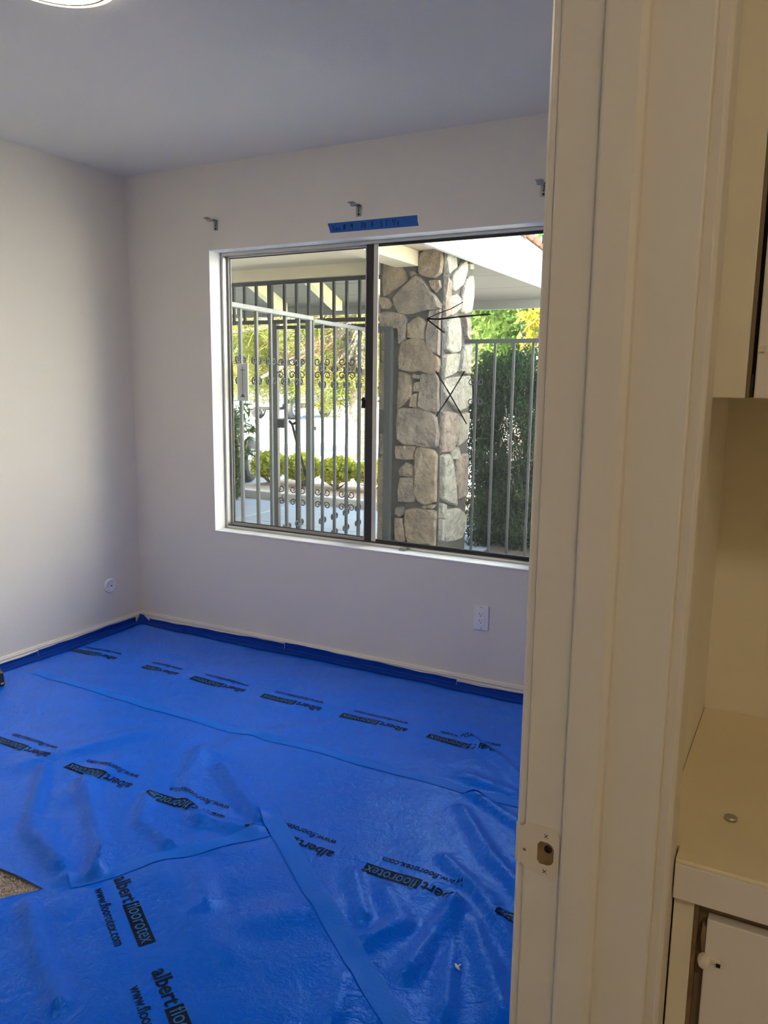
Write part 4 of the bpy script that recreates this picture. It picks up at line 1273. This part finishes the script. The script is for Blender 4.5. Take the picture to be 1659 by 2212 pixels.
for k, u in enumerate((-0.660, -0.528, -0.396, -0.264, -0.132)):
    bar_box(u - 0.010, u + 0.010, -0.0598, 1.8578, FO, FD, 0.020).build('bar', M['iron'], ef)
    if k in (0, 2):
        scroll_part(u, 1.595, 1.400, 0.036, 0.016, FO, FD, M['iron'], ef, 0.005)
        scroll_part(u, 0.390, 0.195, 0.036, 0.016, FO, FD, M['iron'], ef, 0.005)
rf = thing('iron_fence', (1.2, 2.95, G), 'dark iron fence right of the pillar, in front of the cypress', 'fence')
bar_box(0.745, 2.78, 1.705, 1.738, FO, FD, 0.035).build('top_rail', M['iron'], rf, 0.002)
bar_box(0.745, 2.78, -0.06, -0.03, FO, FD, 0.03).build('bottom_rail', M['iron'], rf, 0.002)
for k in range(12):
    u = 0.850 + 0.160 * k
    bar_box(u - 0.009, u + 0.009, -0.0298, 1.7048, FO, FD, 0.018).build('bar', M['iron'], rf)
    if k % 4 == 0:
        scroll_part(u, 1.425, 1.195, 0.030, 0.010, FO, FD, M['iron'], rf, 0.005)

# thermometer strip hanging outside the left pane
th = thing('window_thermometer', (0.625, 0.175, 1.28), 'white strip thermometer mounted outside the left pane', 'thermometer')
MB().box((0.592, 0.170, 1.272), (0.664, 0.177, 1.470)).build('scale_plate', M['white_plastic'], th, 0.002)
for z in (1.4695, 1.2725):
    MB().tube([(0.570, 0.172, z), (0.595, 0.172, z)], 0.002, 6).build('holder', M['iron'], th)
for k in range(12):
    z = 1.318 + k * 0.0095
    MB().box((0.612, 0.1690, z), (0.622 if k % 3 else 0.618, 0.1699, z + 0.0012)).build('tick', M['car_grey'], th)
    MB().box((0.636, 0.1690, z), (0.646, 0.1699, z + 0.0012)).build('tick', M['car_grey'], th)
MB().box((0.614, 0.1688, 1.433), (0.646, 0.1699, 1.436)).build('tick', M['black'], th)
MB().box((0.628, 0.1680, 1.312), (0.6305, 0.1699, 1.455)).build('tube', M['iron_light'], th)
MB().prism([(0.612, 1.292), (0.646, 1.292), (0.640, 1.298), (0.6335, 1.309), (0.6245, 1.309), (0.618, 1.298)], 'y', 0.1686, 0.1699).build('emblem', M['car_grey'], th)

# ------------------------------------------------------------------ vehicles
def wheel(name, parent, x, y, z, r, wd, spokes=5):
    """Wheel with its axle along local y."""
    t_ = MB().lathe([(r * 0.62, -wd * 0.5), (r * 0.93, -wd * 0.5), (r, -wd * 0.36), (r, wd * 0.36), (r * 0.93, wd * 0.5), (r * 0.62, wd * 0.5)], 28, (x, y, z), 'y').build(name, M['tyre'], parent)
    rm = MB()
    rm.lathe([(r * 0.63, -wd * 0.515), (r * 0.63, wd * 0.515)], 24, (x, y, z), 'y')
    gp = MB()
    for k in range(spokes):
        a_ = 2 * math.pi * (k + 0.5) / spokes
        ca, sa = math.cos(a_), math.sin(a_)
        loop = [(0.22 * r, -0.05 * r), (0.53 * r, -0.20 * r), (0.56 * r, 0.0), (0.53 * r, 0.20 * r), (0.22 * r, 0.05 * r)]
        gp.prism([(x + u * ca - w2 * sa, z + u * sa + w2 * ca) for u, w2 in loop], 'y', y - wd * 0.525, y + wd * 0.525)
    gp.build('rim_opening', M['black'], t_)
    rm.build('rim', M['rim'], t_)
    return t_

def arch_profile(pts, arches, n=10):
    """Closed side outline of a car body with wheel arches cut from below. pts: outline top; arches: (x, z, r)."""
    loop = list(pts)
    zb_ = 0.22
    for (ax, az, ar) in sorted(arches, key=lambda q: -q[0]):
        h_ = math.sqrt(max(ar * ar - (zb_ - az) ** 2, 0))
        a0 = math.atan2(zb_ - az, h_)
        loop += [(ax + ar * math.cos(a0 + (math.pi - 2 * a0) * i / n), az + ar * math.sin(a0 + (math.pi - 2 * a0) * i / n)) for i in range(n + 1)]
    return loop

def car(loc, ang, label, paint, name='parked_car'):
    c_ = thing(name, loc, label, 'car')
    c_.rotation_euler = (0, 0, ang)
    top = [(-2.20, 0.22), (-2.28, 0.50), (-2.20, 0.78), (-1.35, 0.95), (1.55, 0.98), (2.16, 0.92), (2.24, 0.60), (2.18, 0.22)]
    body = arch_profile(top, [(-1.38, 0.32, 0.38), (1.30, 0.32, 0.38)])
    MB().prism(body, 'y', -0.86, 0.86).build('body', paint, c_, 0.05, 3)
    cab = [(-1.05, 0.94), (-0.42, 1.40), (0.80, 1.42), (1.55, 0.97)]
    MB().prism(cab, 'y', -0.72, 0.72).build('cabin', paint, c_, 0.06, 3)
    for sd in (-1, 1):
        MB().prism([(-0.85, 0.99), (-0.36, 1.33), (0.15, 1.35), (0.15, 0.99)], 'y', sd * 0.722, sd * 0.728).build('window', M['car_glass'], c_)
        MB().prism([(0.22, 0.99), (0.22, 1.35), (0.72, 1.35), (1.30, 0.99)], 'y', sd * 0.722, sd * 0.728).build('window', M['car_glass'], c_)
        for wx in (-1.38, 1.30):
            wheel('wheel', c_, wx, sd * 0.78, 0.315, 0.315, 0.20)
    MB().prism([(-1.03, 0.985), (-0.47, 1.385), (-0.455, 1.375), (-1.01, 0.97)], 'y', -0.62, 0.62).build('windscreen', M['car_glass'], c_)
    MB().box((-2.31, -0.6, 0.34), (-2.26, 0.6, 0.50)).build('bumper', M['car_grey'], c_, 0.01)
    for sd in (-1, 1):
        MB().box((-2.262, sd * 0.62 - 0.14, 0.58), (-2.20, sd * 0.62 + 0.14, 0.70)).build('headlamp', M['white_plastic'], c_, 0.01)
    return c_
# the axis of the near car runs away from the house; its far wheel shows beside the hedge
ax = Vector((-0.30, 0.954)).normalized()
wc = Vector((-4.28, 6.42))
ang = math.atan2(ax.y, ax.x)
side = Vector((math.sin(ang), -math.cos(ang)))
cc = wc - ax * 1.30 - side * 0.78
car((cc.x, cc.y, G - 0.01), ang, 'white car parked behind the hedge, only its wheel and fender showing', M['car_white'])
car((-24.5, 31.0, G - 0.02), math.radians(20), 'teal car parked far back behind the white truck', M['car_blue'])

tk = thing('pickup_truck', (-16.3, 23.6, G - 0.02), 'white off-road truck with large knobbly tyres on the street', 'truck')
tk.rotation_euler = (0, 0, math.atan2(0.99, -0.14))
body = arch_profile([(-0.55, 0.55), (-0.62, 0.80), (-0.55, 1.05), (0.95, 1.12), (1.05, 1.14), (4.2, 1.14), (4.25, 0.55)], [], 4)
MB().prism([(-0.45, 0.62), (-0.50, 1.02), (0.95, 1.12), (4.3, 1.12), (4.3, 0.62)], 'y', -0.62, 0.62).build('body', M['car_white'], tk, 0.04, 2)
MB().prism([(0.85, 1.11), (1.25, 1.62), (2.6, 1.66), (2.75, 1.11)], 'y', -0.66, 0.66).build('cabin', M['car_white'], tk, 0.05, 2)
MB().prism([(0.86, 1.14), (1.235, 1.61), (1.22, 1.62), (0.835, 1.14)], 'y', -0.58, 0.58).build('windscreen', M['car_glass'], tk)
for sd in (-1, 1):
    MB().prism([(1.05, 1.16), (1.33, 1.56), (2.5, 1.58), (2.55, 1.16)], 'y', sd * 0.662, sd * 0.67).build('window', M['car_glass'], tk)
    MB().prism([(-0.45, 0.92), (-0.35, 1.02), (0.45, 1.02), (0.60, 0.80), (0.52, 0.80), (0.40, 0.94), (-0.35, 0.94), (-0.42, 0.86)], 'y', sd * 0.62, sd * 0.95).build('fender', M['car_white'], tk, 0.01)
    MB().prism([(2.75, 0.92), (2.85, 1.04), (3.65, 1.04), (3.80, 0.82), (3.72, 0.82), (3.60, 0.96), (2.9, 0.96), (2.82, 0.86)], 'y', sd * 0.62, sd * 0.92).build('fender', M['car_grey'], tk, 0.01)
    for wx in (0.05, 3.25):
        wheel('wheel', tk, wx, sd * 0.80, 0.44, 0.44, 0.30, 6)
    MB().lathe([(0.10, -0.53), (0.10, -0.49)], 14, (0, sd * 0.42, 0.86), 'x').build('headlamp', M['white_plastic'], tk)
    MB().box((0.98, sd * 0.70 - 0.10, 1.16), (1.06, sd * 0.70 + 0.10, 1.30)).build('mirror', M['black'], tk, 0.01)
MB().box((-0.515, -0.30, 0.70), (-0.47, 0.30, 0.96)).build('grille', M['car_grey'], tk)
MB().box((-0.80, -0.70, 0.52), (-0.62, 0.70, 0.68)).build('bumper', M['car_white'], tk, 0.03)
MB().box((-0.62, -0.45, 0.40), (4.2, 0.45, 0.60)).build('chassis', M['black'], tk)
